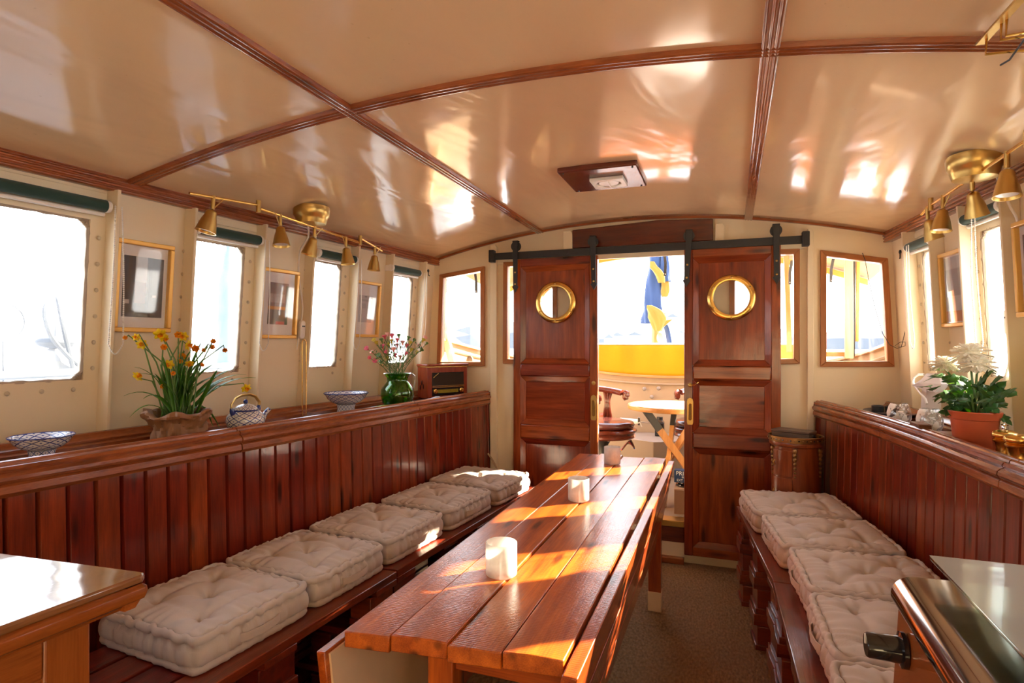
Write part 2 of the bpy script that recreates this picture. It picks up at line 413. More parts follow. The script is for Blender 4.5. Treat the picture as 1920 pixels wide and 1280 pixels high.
# steel ribs either side of each window, and seams (T-bars proud of the wall)
def ribs(parent, P, ys):
    for y in ys:
        mb = MB(); wbox(mb, P, y-.006, y+.006, .95, 1.846, 0, .056)
        mb.build('rib', M['cream'], parent, bev=.002)
ribs(wl, Lp, [-1.25,-.68,-.55,.02,.12,.68,.80,1.445,1.742,2.09,2.392,2.73,3.045,3.40])
ribs(wr, Rp, [-1.25,-.68,-.55,.02,.12,.68,1.05,1.33,1.63,1.89,2.185,2.45,2.743,3.005,3.29])
for P, wall, ys in ((Lp, wl, [(.8,1.445),(1.742,2.09),(2.392,2.73),(3.045,3.40)]), (Rp, wr, [(1.89,2.185),(2.45,2.743),(3.005,3.29)])):
    for a, b in ys:                      # riveted header flat and flange next to the ribs
        mb = MB(); wbox(mb, P, a+.008, b-.008, Z1+.075, Z1+.10, 0, .006); mb.build('header_flat', M['cream'], wall, bev=.002)
def bolts(mb, P, pts, r=.008):
    for y, z in pts:
        c = P(y, z, .002); mb.ball(c, r, 8, 4, (.7,1,1))
wn = 0
for side, P, wins in (('l', Lp, LW[3:]), ('r', Rp, RW[3:])):
    for (y0, y1) in wins:
        wn += 1
        w = sroot('window_%d' % wn, P(y0, Z0), None)
        pl = random.Random(wn)
        mb = MB(); wbox(mb, P, y0-.01, y1+.01, Z0-.01, Z1+.01, -.022, -.017); mb.build('pane', M['dirtyglass'], w)
        # crumbling putty bead round the opening
        def edge(ya, za, yb, zb):
            n = 26; path = []; rr = []
            for i in range(n+1):
                t = i/n; path.append(P(ya+(yb-ya)*t, za+(zb-za)*t, -.008)); rr.append(.0055 + pl.random()*.004)
            return path, rr
        mb = MB(); r_ = .03
        for e in ((y0+r_,Z0,y1-r_,Z0), (y0,Z0+r_,y0,Z1-r_), (y1,Z0+r_,y1,Z1-r_), (y0+r_,Z1,y1-r_,Z1), (y0,Z0+r_,y0+r_,Z0), (y1,Z0+r_,y1-r_,Z0), (y0,Z1-r_,y0+r_,Z1), (y1,Z1-r_,y1-r_,Z1)):
            pa, rr = edge(*e); mb.tube(pa, rr, 6)
        for (yc, zc_, sy_, sz_) in ((y0,Z0,1,1),(y1,Z0,-1,1),(y0,Z1,1,-1),(y1,Z1,-1,-1)):
            mb.prism([P(yc, zc_, -.016), P(yc+sy_*r_, zc_, -.016), P(yc, zc_+sz_*r_, -.016)], P(yc, zc_, -.008) - P(yc, zc_, -.016))
        mb.build('putty', plain('old putty', (.42,.33,.24), .8, bump=.6, bs=60, var=.4), w)
        mb = MB(); ps = [(y1+.028, Z0+.04+i*.092) for i in range(6)] + [(y0-.028, Z0+.04+i*.092) for i in range(6)]
        k = max(2, int((y1-y0)/.085)); ps += [(y0+.03+i*(y1-y0-.06)/(k-1), Z0-.032) for i in range(k)]
        bolts(mb, P, ps); b = mb.build('bolt_row', M['iron'], w); b['kind'] = 'stuff'
# wall behind the camera
mb = MB(); mb.box((-2.6, YN-.04, -.05), (1.8, YN, 2.1)); struct(mb.build('wall_front', M['cream']))
# aft bulkhead (wall_back) with window holes and doorway
def plate(outer, holes, y0, y1):
    mb = MB(); loops = [outer] + holes; flat = [V((p[0], p[1], 0)) for lp in loops for p in lp]
    tris = tessellate_polygon([[V((p[0], p[1], 0)) for p in lp] for lp in loops])
    n = len(flat); vv = [(p.x, y0, p.y) for p in flat] + [(p.x, y1, p.y) for p in flat]
    fs = [tuple(t) for t in tris] + [tuple(i+n for i in t)[::-1] for t in tris]
    k = 0
    for lp in loops:
        m = len(lp)
        for i in range(m): fs.append((k+i, k+(i+1) % m, n+k+(i+1) % m, n+k+i))
        k += m
    return mb.add(vv, fs)
def bw(u, v): p = PY(u, v, D); return (p.x, p.z)
xs = [-2.0 + 3.0*i/20 for i in range(21)]
outer = [(-2.2, -.05), (1.1, -.05)] + [(x, CZ(x, D)+.03) for x in reversed(xs)]
hW = {'a': [bw(833,522), bw(902,509), bw(902,678), bw(828,678)],
      'b': [bw(953,500), bw(1037,497), bw(1037,673), bw(952,673)],
      'c': [bw(1378,480), bw(1488,477), bw(1488,672), bw(1378,675)],
      'd': [bw(1549,481), bw(1652,494), bw(1663,677), bw(1549,677)]}
DX0, DX1, DZ0, DZ1 = -.745, -.165, .25, 1.868
door_hole = [(DX0, DZ0), (DX1, DZ0), (DX1, DZ1), (DX0, DZ1)]
wb = struct(plate(outer, [hW['a'], hW['b'], hW['c'], hW['d'], door_hole], D, D+.035).build('wall_back', M['cream'], flat=True))
def frame_around(root, quad, w, y0, y1, mat, seg=('frame_rail','frame_stile')):
    q = [V((p[0], 0, p[1])) for p in quad]; c = sum(q, V())/4; n = len(q)
    outp = []
    for i in range(n):        # offset polygon
        a, b, d = q[i-1], q[i], q[(i+1) % n]
        e1 = (b-a).normalized(); e2 = (d-b).normalized(); n1 = V((e1.z,0,-e1.x)); n2 = V((e2.z,0,-e2.x))
        if n1.dot(b-c) < 0: n1 = -n1
        if n2.dot(b-c) < 0: n2 = -n2
        bis = (n1+n2).normalized(); outp.append(b + bis*(w/max(.3, bis.dot(n1))))
    for i in range(n):
        j = (i+1) % n; mb = MB()
        P4 = [q[i], q[j], outp[j], outp[i]]
        mb.prism([V((p.x, y0, p.z)) for p in P4], (0, y1-y0, 0))
        e = q[j]-q[i]; mb.build('frame_rail' if abs(e.x) > abs(e.z) else 'frame_stile', mat['X' if abs(e.x) > abs(e.z) else 'Z'], root, bev=.003)
FM = {a: M['frame'+a] for a in 'XYZ'}
for k in 'abcd':
    wn += 1
    w = sroot('window_%d' % wn, (hW[k][3][0], D, hW[k][3][1]))
    frame_around(w, hW[k], .030, D-.018, D+.006, FM)
    q = hW[k]; MB().prism([(p[0], D+.02, p[1]) for p in q], (0, .004, 0)).build('pane', M['glass'], w)
# cream posts and chamfered boards on the bulkhead
def post(u0, u1, v0, z0, y=D, t=.03, cham=.02):
    a = PY(u0, v0, y-t); b = PY(u1, v0, y-t); mb = MB()
    mb.prism([(a.x, y-t, z0), (b.x, y-t, z0), (b.x, y-t, b.z-cham), (b.x-cham*.6, y-t, b.z), (a.x+cham*.1, y-t, b.z), (a.x, y-t, b.z-cham)], (0, t, 0))
    return mb
post(919, 931, 458, 0).build('post', M['cream'], wb, bev=.002); post(1514, 1526, 428, 0).build('post', M['cream'], wb, bev=.002)
post(1056, 1073, 432, 1.85).build('post', M['cream'], wb, bev=.002); post(1341, 1358, 418, 1.85).build('post', M['cream'], wb, bev=.002)
for (u0, u1, v0, v1) in ((931, 1056, 466, 486), (1075, 1340, 450, 470), (1358, 1514, 438, 460)):
    a = PY(u0, v1, D-.012); b = PY(u1, v0, D-.012); MB().box((a.x, D-.014, 1.83), (b.x, D, 1.895)).build('batten', M['cream'], wb, bev=.002)
# white jamb lining of the doorway and threshold step
mb = MB(); mb.box((DX0-.0, D-.03, DZ0), (DX0+.02, D+.05, DZ1)); mb.box((DX1-.02, D-.0, DZ0), (DX1, D+.05, DZ1)); mb.box((DX0, D, DZ1-.02), (DX1, D+.05, DZ1))
struct(mb.build('trim_1', plain('white jamb', (.88,.84,.78), .4)), 'white lining of the open doorway', 'door frame')
st = sroot('trim_2', (-.45, D, 0), 'varnished step and threshold under the open doorway', 'step')
MB().box((-.74, D-.035, .215), (-.2, D+.06, .252)).build('brass_strip', M['brassdull'], st, bev=.004)
MB().box((-.74, D-.02, .12), (-.2, D-.001, .215)).build('riser_board', M['mahogX'], st, bev=.004)
MB().box((-.74, D-.012, .035), (-.2, D-.001, .12)).build('riser_board', M['cream'], st)
MB().box((-.74, D-.05, .0), (-.2, D-.001, .035)).build('riser_board', M['trimX'], st, bev=.004)
# ---- timber mouldings: cornices, ceiling battens
def ridged(w, h, n=4, base=True):           # profile: a across [0..w], b outwards, with n reeds
    p = [(0, 0)]
    for i in range(n):
        for k in range(5):
            t = (i + (k+.5)/5)/n; p.append((t*w, h*(.72 + .28*abs(sin(pi*n*t))**.6)))
    p.append((w, 0)); return p
ny = 30
for nm, P, sg in (('trim_3', Lp, 1), ('trim_4', Rp, -1)):
    path = [P(YN + (D-YN)*i/ny, 1.845) for i in range(ny+1)]
    mb = MB().sweep(ridged(.060, .040, 4), path, V((sg*.07 if sg > 0 else -.12, 0, 1)).normalized(), V((sg, 0, -.1)).normalized())
    struct(mb.build(nm, M['trimY'], ang=50), 'reeded varnished cornice along the top of the %s side wall' % ('left' if sg > 0 else 'right'), 'moulding')
def ceil_batten(nm, pts, w, label, ax='Y'):
    path = []; side = []; up = []
    for i, (x, y) in enumerate(pts):
        path.append(V((x, y, CZ(x, y)-.005)))
    for i in range(len(pts)):
        d = (path[min(i+1, len(pts)-1)] - path[max(i-1, 0)]).normalized(); x, y = pts[i]
        nrm = V(((CZ(x-.01, y)-CZ(x+.01, y))/.02, (CZ(x, y-.01)-CZ(x, y+.01))/.02, 1)).normalized()
        s_ = d.cross(nrm).normalized(); side.append(s_); up.append(-nrm)
    pr = [(a - w/2, b) for a, b in ridged(w, .016, 3)]
    mb = MB().sweep(pr, path, side, up)
    return struct(mb.build(nm, M['trim'+ax], ang=50), label, 'moulding')
ceil_batten('trim_5', [(-1.10, YN + (D-YN)*i/30) for i in range(31)], .045, 'left lengthwise varnished batten on the ceiling')
ceil_batten('trim_6', [(.09 + .018*(YN + (D-YN)*i/30), YN + (D-YN)*i/30) for i in range(31)], .045, 'right lengthwise varnished batten on the ceiling')
xa, xb = LX(1.5, 1.88), RX(1.6, 1.88)
ceil_batten('trim_7', [(xa + (xb-xa)*i/40, 1.505 + .09*i/40) for i in range(41)], .05, 'curved crosswise varnished batten arching over the ceiling', 'X')
xa, xb = LX(-.4, 1.88), RX(-.4, 1.88)
ceil_batten('trim_8', [(xa + (xb-xa)*i/40, -.4) for i in range(41)], .05, 'crosswise ceiling batten above the viewer', 'X')
xa, xb = LX(D, 1.88), RX(D, 1.88)
mb = MB(); pts = [V((xa + (xb-xa)*i/30, D-.008, CZ(xa + (xb-xa)*i/30, D)-.008)) for i in range(31)]
mb.sweep([(-.008,-.010),(.008,-.010),(.008,.010),(-.008,.010)], pts, (0,1,0), (0,0,1)); struct(mb.build('trim_9', M['trimX']), 'thin varnished bead where ceiling meets the bulkhead', 'moulding')
# dark header board above the doorway
hb0 = PY(1073, 460, D-.03); hb1 = PY(1337, 420, D-.03)
a = PY(1073, 432, D-.03); mb = MB().prism([(a.x, D-.03, 1.905), (hb1.x, D-.03, 1.905), (hb1.x, D-.03, 2.03), (-.35, D-.03, 2.045), (a.x, D-.03, 2.02)], (0, .03, 0))
tag(mb.build('header_board', M['mahogX'], bev=.004), 'dark mahogany board above the doorway behind the door track', 'board')
# ---------------------------------------------------------------- wainscots with ledges
def FL(y): return -1.871 + .117*y                       # left backrest face
RP = [(-.9,.92), (.2,.865), (1.2,.79), (2.013,.7247), (2.45,.692), (2.83,.650), (3.2,.585), (3.58,.496)]
def FR(y):
    for (a, xa_), (b, xb_) in zip(RP, RP[1:]):
        if y <= b: t = (y-a)/(b-a); return xa_ + (xb_-xa_)*t
    return RP[-1][1]
def wains(name, label, F, P, sg, ystart, rail_breaks):
    root = thing(name, label, 'panelling', (F(2), 2, 0))
    bwid = .0718; y = ystart; k = 0
    while y < D - .01:
        y1 = min(y + bwid, D-.002); g = .0022; c = .006; t = .016
        def pt(yy, off, z): return V((F(yy) + sg*off, yy, z))      # off>0 into the room
        # chamfered board (tongue and groove with V joint)
        prof = [(y+g, -t), (y1-g, -t), (y1-g, -c), (y1-g-.004, 0), (y+g+.004, 0), (y+g, -c)]
        z0, z1 = .40, .925
        mb = MB(); lo = [pt(a, b + .012, z0) for a, b in prof]; hi = [pt(a, b, z1) for a, b in prof]; n = len(prof)
        mb.add(lo + hi, [tuple(range(n)), tuple(range(n, 2*n))] + [(i, (i+1) % n, n+(i+1) % n, n+i) for i in range(n)])
        mb.build('board', M['boardZ'], root); y = y1; k += 1
    # dark backing behind the joints
    n = 14; mb = MB(); ys = [ystart + (D-.002-ystart)*i/n for i in range(n+1)]
    mb.sweep([(0,0),(-.012,0),(-.012,.95),(0,.95)], [V((F(q) - sg*.018, q, 0)) for q in ys], (sg,0,0), (0,0,1)); mb.build('backing', M['mahogY'], root)
    # top rail in lengths: reeded moulding projecting to the room
    for i, (ya, yb) in enumerate(rail_breaks):
        m_ = 12; ys = [ya + (yb-ya)*j/m_ for j in range(m_+1)]
        pr = [(-.06,0),(-.06,.070),(-.054,.082),(-.044,.084),(-.040,.078),(-.037,.086),(-.030,.091),(-.023,.089),(-.020,.081),(-.017,.087),(-.009,.090),(-.003,.086),(-.001,.078),(.003,.081),(.010,.080),(.015,.072),(.011,.065),(.018,.062),(.025,.055),(.026,.046),(.021,.038),(.014,.036),(.021,.030),(.023,.012),(.014,.004),(.012,0)]
        mb = MB().sweep(pr, [V((F(q), q, .900)) for q in ys], (sg,0,0), (0,0,1)); mb.build('top_rail', M['trimY'], root, ang=30)
    # ledge shelf and back moulding against wall
    mb = MB(); ys = [ystart + (D-.002-ystart)*i/n for i in range(n+1)]
    for q in range(n):
        a, b = ys[q], ys[q+1]
        mb.hexa([V((F(a)-sg*.05, a, .925)), V((F(b)-sg*.05, b, .925)), P(b, .925, .004), P(a, .925, .004), V((F(a)-sg*.05, a, .945)), V((F(b)-sg*.05, b, .945)), P(b, .945, .004), P(a, .945, .004)])
    mb.build('ledge', M['mahogY'], root)
    mb = MB().sweep([(0,0),(.045,0),(.045,.012),(.030,.018),(.030,.026),(.018,.034),(.012,.048),(0,.05)], [P(q, .945, .062) for q in ys], (sg,0,0), (0,0,1)); mb.build('back_moulding', M['trimY'], root, ang=45)
    return root
wains('wainscot', 'red-brown tongue-and-groove panelling with reeded ledge along the left wall', FL, Lp, 1, .75, [(.75, 1.655), (1.66, 2.75), (2.755, 3.575)])
wains('wainscot', 'red-brown tongue-and-groove panelling with curved ledge along the right wall', FR, Rp, -1, 1.14, [(1.14, 1.915), (1.92, 2.80), (2.805, 3.575)])
LEDGE = .945
# ---------------------------------------------------------------- sliding doors on a black track
YD = 3.52
def sliding_door(name, x0, x1, ztop, pc, label, handle_x, face):
    zb = .065; r = sroot(name, (x0, YD, zb), label, 'door'); T = .035; sw = .048
    dr = 'door'
    def B(nm, a, b, mat, bev=.003, par=r): return MB().box(a, b).build(nm, mat, par, bev=bev)
    for (a, b) in ((x0, x0+sw), (x1-sw, x1)): B('stile', (a, YD, zb), (b, YD+T, ztop), M['doorZ'])
    rails = [(zb, .115), (.695, .785), (1.095, 1.175), (ztop-.05, ztop)]
    for i, (a, b) in enumerate(rails): B('rail', (x0+sw, YD-(.004 if 0 < i < 3 else 0), a), (x1-sw, YD+T, b), M['doorX'], .008 if 0 < i < 3 else .003)
    for i, (a, b) in enumerate(((.115, .695), (.785, 1.095), (1.175, ztop-.05))):
        xa, xb = x0+sw, x1-sw; m = .035; cx, cz = pc
        # raised-and-fielded panel: sloping border frame then a recessed field
        ax = 'X' if i == 1 else 'Z'
        y0, y1 = YD+.004, YD+.014
        for (p, q, nm, mt) in (((xa, a), (xb, a), 'panel_moulding', 'X'), ((xa, b), (xb, b), 'panel_moulding', 'X'), ((xa, a), (xa, b), 'panel_moulding', 'Z'), ((xb, a), (xb, b), 'panel_moulding', 'Z')):
            mb = MB()
            if mt == 'X':
                s = 1 if p[1] == a else -1; z = p[1]
                pr = [(xa, y0-.006, z), (xb, y0-.006, z), (xb-m, y1-.002, z+s*m), (xa+m, y1-.002, z+s*m)]
            else:
                s = 1 if p[0] == xa else -1; x = p[0]
                pr = [(x, y0-.006, a), (x, y0-.006, b), (x+s*m, y1-.002, b-m), (x+s*m, y1-.002, a+m)]
            mb.prism(pr, (0, .01, 0)); mb.build(nm, M['door'+mt], r, bev=.002)
        if i == 2:
            R_ = .108; n = 40; circ = [(cx + R_*cos(2*pi*k/n), cz + R_*sin(2*pi*k/n)) for k in range(n)][::-1]
            plate([(xa+m, a+m), (xb-m, a+m), (xb-m, b-m), (xa+m, b-m)], [circ], y1-.001, y1+.012).build('panel', M['door'+ax], r, flat=True)
        else: B('panel', (xa+m, y1-.001, a+m), (xb-m, y1+.010, b-m), M['door'+ax], .002)
    # porthole
    cx, cz = pc; ym = Matrix.Rotation(radians(90), 4, 'X').to_3x3()
    pr = [(.097, -.03), (.097, .018), (.101, .020), (.118, .0185), (.129, .014), (.131, .008), (.131, -.006), (.097, -.006)]
    p = MB().lathe(pr, (cx, YD, cz), 48, ym).build('porthole_ring', M['brass'], r, ang=60)
    for k in range(6):
        a = radians(30 + 60*k); MB().ball((cx + .115*cos(a), YD-.020, cz + .115*sin(a)), .006, 8, 5, (1,.6,1)).build('screw', M['brassdull'], p)
    mb = MB(); n = 32; mb.prism([(cx + .099*cos(2*pi*k/n), YD+.004, cz + .099*sin(2*pi*k/n)) for k in range(n)], (0, .004, 0)); mb.build('porthole_glass', M['glass'], p)
    # flush pull and lock rose
    hx = handle_x; hz = .905; mb = MB()
    mb.prism([(hx-.014, YD-.003, hz-.075), (hx+.014, YD-.003, hz-.075), (hx+.018, YD-.003, hz-.06), (hx+.018, YD-.003, hz+.06), (hx+.014, YD-.003, hz+.075), (hx, YD-.003, hz+.083), (hx-.014, YD-.003, hz+.075), (hx-.018, YD-.003, hz+.06), (hx-.018, YD-.003, hz-.06)], (0, .003, 0))
    h = mb.build('flush_pull', M['brassdull'], r, bev=.001)
    n = 20; pts = [(hx + .0085*cos(2*pi*k/n), YD-.0045, hz + (.04 if sin(2*pi*k/n) > 0 else -.04) + .0085*sin(2*pi*k/n)) for k in range(n)]
    MB().tube(pts, .0018, 6, closed=True).build('pull_rim', M['brass'], h)
    MB().prism([(q[0], YD-.0036, q[2]) for q in pts], (0, .0008, 0)).build('pull_recess_shade', plain('pull shade', (.25,.14,.04), .5, .6), h)  # flat darker brass patch, recess shade put into the colour
    MB().lathe([(0, -.0), (.013, 0), (.012, .004), (.006, .006), (.004, .010), (0, .010)], (hx, YD, 1.06), 16, ym).build('lock_rose', M['brassdull'], r)
    return r
d1 = sliding_door('door_1', -1.262, -.712, 1.85, (-.977, 1.563), 'left sliding pine door with brass porthole showing a window frame', -.735, 1)
d2 = sliding_door('door_2', -.198, .318, 1.855, (.060, 1.565), 'right sliding pine door with bright brass porthole, chest behind bench', -.165, 1)
# hook and eye on the right door
MB().tube([(-.160, YD-.006, 1.065), (-.140, YD-.012, 1.062), (-.128, YD-.012, 1.072), (-.118, YD-.004, 1.078)], .0022, 6).build('door_hook', M['brass'], d2)
# track
tr = thing('door_track', 'long flat black iron track the two doors hang from', 'door track', (-1.42, 3.5, 1.86))
MB().box((-1.42, 3.505, 1.85), (.45, 3.512, 1.895)).build('flat_bar', M['black'], tr, bev=.002)
for x in (-1.38, -.9, -.42, .05, .40):
    MB().tube([(x, 3.502, 1.872), (x, D-.01, 1.872)], .009, 10).build('standoff', M['black'], tr)
for x in (-1.405, .44): MB().box((x-.018, 3.485, 1.835), (x+.018, 3.53, 1.915)).build('stop', M['black'], tr, bev=.004)
def hanger(parent, x, tilt=0):
    Mr = Matrix.Translation((x, 0, 1.93)) @ Matrix.Rotation(tilt, 4, 'Y')
    def T(p): return Mr @ V(p)
    mb = MB(); w = .019; y0 = YD-.034
    mb.prism([T((-w, y0, .035)), T((w, y0, .035)), T((w*.82, y0, -.10)), T((w*.75, y0, -.255)), T((w*1.15, y0, -.262)), T((0, y0, -.30)), T((-w*1.15, y0, -.262)), T((-w*.75, y0, -.255)), T((-w*.82, y0, -.10))], (0, .006, 0))
    mb.box((x-.019, y0, 1.958), (x+.019, YD+.0, 1.965))
    h = mb.build('hanger_strap', M['black'], parent, bev=.0015)
    ym = Matrix.Rotation(radians(90), 4, 'X').to_3x3()
    MB().lathe([(0,0),(.031,0),(.031,-.005),(.024,-.008),(.024,-.014),(.031,-.016),(.031,-.022),(0,-.022)], (x, YD-.027, 1.93), 28, ym).build('wheel', M['black'], h)
    for dz in (-.17, -.245):
        c = T((0, y0-.002, dz)); MB().ball(c, .006, 8, 5, (1,.5,1)).build('bolt', M['brassdull'], h)
for x in (-1.238, -.735): hanger(d1, x, -.03 if x > -1 else 0)
for x in (-.17, .292): hanger(d2, x, .05 if x < 0 else -.01)
# ---------------------------------------------------------------- pallet benches
def pallet_bench(label, pts, wdt, sg, group='pallet benches'):
    # pts: list of two (x,y) front-edge points ; bench extends wdt towards -sg
    (xa, ya), (xb, yb) = pts; rt = thing('pallet_bench', label, 'bench', ((xa+xb)/2, (ya+yb)/2, 0))
    d = V((xb-xa, yb-ya, 0)).normalized(); nrm = V((-sg, 0, 0)); A = V((xa, ya, 0)); L = (V((xb, yb, 0)) - A).length
    def hexb(s0, s1, w0, w1, z0, z1):
        return MB().hexa([A + d*s0 + nrm*w0 + V((0,0,z0)), A + d*s1 + nrm*w0 + V((0,0,z0)), A + d*s1 + nrm*w1 + V((0,0,z0)), A + d*s0 + nrm*w1 + V((0,0,z0)),
                          A + d*s0 + nrm*w0 + V((0,0,z1)), A + d*s1 + nrm*w0 + V((0,0,z1)), A + d*s1 + nrm*w1 + V((0,0,z1)), A + d*s0 + nrm*w1 + V((0,0,z1))])
    H = .155; ax = 'Y'
    for lv in range(3):
        z = lv*H
        for w0 in (0, wdt*.5-.05, wdt-.10):
            for s0 in (.0, L*.5-.07, L-.14):
                hexb(s0, s0+.14, w0+.006, w0+.10, z, z+.022).build('bottom_board', M['pallet'+ax], rt, bev=.002)
                hexb(s0+.004, s0+.136, w0+.014, w0+.098, z+.022, z+.022+.078).build('block', M['palletX'], rt, bev=.003)
        for s0 in (0.0, L*.5-.06, L-.12): hexb(s0, s0+.12, .0, wdt, z+.100, z+.122).build('cross_board', M['palletX'], rt, bev=.002)
        if lv < 2:
            for s0 in (.0, L*.5-.07, L-.14): hexb(s0, s0+.14, 0, .095, z+.122, z+.154).build('deck_offcut', M['pallet'+ax], rt, bev=.002)
            hexb(0, L, wdt-.1, wdt-.005, z+.122, z+.146).build('deck_board', M['pallet'+ax], rt, bev=.002)
    z = 2*H
    for k in range(4):
        w0 = k*(wdt+.012)/4
        hexb(.0, L, w0, w0+(wdt+.012)/4-.012, z+.122, z+.150).build('deck_board', M['pallet'+ax], rt, bev=.003)
    return rt
pallet_bench('dark red pallet bench under the near left cushions', [(-1.197, .75), (-1.125, 1.86)], .44, 1)
pallet_bench('dark red pallet bench under the two far left cushions', [(-1.128, 1.87), (-1.02, 3.25)], .42, 1)
pallet_bench('dark red pallet bench under the far right cushions', [(.178, 2.235), (.080, 3.215)], .44, -1)
pallet_bench('dark red pallet bench with worn glossy edge in the right foreground', [(.19, 1.14), (.176, 2.23)], .46, -1)
# ---------------------------------------------------------------- tufted cushions
def cushion_mesh(seed, ax=.205, ay=.215, T=.085):
    rd = random.Random(seed); mb = MB(); NP = 232; rb = .022
    tufts = [(0, 0)] + [(sx*.5*ax + rd.uniform(-.01,.01), sy*.5*ay + rd.uniform(-.01,.01)) for sx in (-1,1) for sy in (-1,1)]
    ph = [rd.uniform(0, 6.28) for _ in range(12)]
    def per(t, k=1.0):            # rounded square outline
        a = 2*pi*t; c, s = cos(a), sin(a); m = (abs(c)**15 + abs(s)**15)**(-1/15.)
        return c*m*ax*k, s*m*ay*k
    def wr(t, f=1): 
        return .5*sin(46*pi*t+ph[0]) + .35*sin(74*pi*t+ph[1]) + .3*sin(118*pi*t+ph[2])
    rings = []
    def ztop(x, y):
        u, v = x/ax, y/ay
        e = (1-abs(u)**5)*(1-abs(v)**5)
        z = T - .006 + .030*max(0, e)**.55
        for (tx, ty) in tufts:
            dx, dy = x-tx, y-ty; dd = sqrt(dx*dx+dy*dy); an = atan2(dy, dx)
            z -= .022*exp(-(dd/.020)) + .009*exp(-(dd/.055)**2)*(1 + .5*sin(5*an+ph[3]+tx*40))
        # stitched creases joining tufts
        for (p, q) in ((1,2),(3,4),(1,3),(2,4),(0,1),(0,4),(0,2),(0,3)):
            A_, B_ = tufts[p], tufts[q]; vx, vy = B_[0]-A_[0], B_[1]-A_[1]; LL = vx*vx+vy*vy
            t = max(0, min(1, ((x-A_[0])*vx+(y-A_[1])*vy)/LL)); dd = sqrt((x-A_[0]-t*vx)**2 + (y-A_[1]-t*vy)**2)
            z -= (.006 if p else .0035)*exp(-(dd/.013)**2)
        # gathers near the rim
        de = min(ax-abs(x), ay-abs(y)); tt = x if (ay-abs(y)) < (ax-abs(x)) else y
        z += .0050*exp(-de/.045)*sin(tt*150+ph[4]+2*sin(tt*31+ph[5]))
        z += .002*sin(x*37+ph[6])*sin(y*41+ph[7])
        return z
    K = 26
    for k in range(1, K+1):
        f = (k/K)*.925; ring = []
        for i in range(NP):
            x, y = per(i/NP, f); ring.append((x, y, ztop(x, y)))
        rings.append(ring)
    def off(t, d):
        x, y = per(t); x2, y2 = per(t, .9); dx, dy = x-x2, y-y2; l = sqrt(dx*dx+dy*dy) or 1
        return x + dx/l*d, y + dy/l*d
    side = [(-.015, T-.009), (-.017, T+.003), (-.012, T+.010), (-.004, T+.012), (.003, T+.007), (.005, T-.001), (.002, T-.008), (-.003, T-.012),
            (.003, T*.70), (.006, T*.56), (.006, T*.42), (.003, T*.28), (-.002, .020), (.004, .015), (.005, .008), (.001, .001), (-.01, -.0005), (-.05, 0)]
    for j, (o, z) in enumerate(side):
        ring = []
        for i in range(NP):
            t = i/NP; w = wr(t)
            q = .0036*w if j < 8 else (.0115*(abs(sin(34*pi*t+ph[8]))**.5-.66) - .002*w if 8 <= j < 12 else .003*w)
            x, y = off(t, o + q); ring.append((x, y, max(0, z + (.0040*wr(t+.013) if j < 12 else 0))))
        rings.append(ring)
    mb.v = [(0, 0, ztop(0, 0))] + [p for r in rings for p in r]
    for i in range(NP): mb.f.append((0, 1+i, 1+(i+1) % NP))
    for r in range(len(rings)-1):
        b = 1 + r*NP
        for i in range(NP): mb.f.append((b+i, b+NP+i, b+NP+(i+1) % NP, b+(i+1) % NP))
    b = 1 + (len(rings)-1)*NP; mb.f.append(tuple(b+i for i in range(NP)))
    return mb
protos = []
cl = [  # x, y, rot, sx, sy, label
 (-1.425, 1.300, .09, 1.02, .94, 'grey-beige tufted cushion nearest on the left bench, beside the cabinet'),
 (-1.395, 1.695, .07, 1.03, .86, 'grey-beige tufted cushion second from the near end of the left bench'),
 (-1.365, 2.105, .08, 1.02, .95, 'grey-beige tufted cushion in the middle of the left bench row'),
 (-1.312, 2.550, .10, .98, .98, 'grey-beige tufted cushion on the left bench just before the sunlit last one'),
 (-1.272, 2.995, .12, 1.08, .96, 'sunlit tufted cushion at the far end of the left bench by the doors')]
cr = [
 (.335, 2.995, -.14, 1.07, .97, 'beige tufted cushion at the far end of the right bench, beside the drum chest'),
 (.400, 2.575, -.12, 1.04, .92, 'beige tufted cushion second from the far end of the right bench'),
 (.452, 2.160, -.06, 1.02, .92, 'beige tufted cushion third from the far end of the right bench'),
 (.462, 1.750, -.02, 1.04, .90, 'beige tufted cushion on the right bench next to the cooker knob'),
 (.450, 1.350, .02, 1.04, .90, 'beige tufted cushion lowest in view on the right bench, partly behind the cooker')]
SEAT = .462
for i, (x, y, rz, sx, sy, lab) in enumerate(cl + cr):
    if i < 3:
        t = thing('seat_cushion', lab, 'cushion', (0, 0, 0), 0, 'tufted linen bench cushions')
        c = cushion_mesh(i+1).build('pad', M['linen'], t, ang=80, local=True)
        # side carrying strap on the aisle side
        sxx = .213
        mb = MB().sweep([(0,-.011),(.003,-.011),(.003,.011),(0,.011)], [(sxx-.003,-.075,.045),(sxx+.006,-.055,.045),(sxx+.010,0,.043),(sxx+.006,.055,.045),(sxx-.003,.075,.045)], (1,0,0), (0,0,1))
        mb.build('carry_strap', M['linen2'], t, local=True); protos.append(t); index_kids(); first = t
    else:
        t = copy_tree(protos[(i*2+1) % 3]); t['label'] = lab
    t.location = (x, y, SEAT); t.rotation_euler = (0, 0, -rz + (pi if x > 0 else 0)); t.scale = (sx*.985, sy*.965, 1.0)
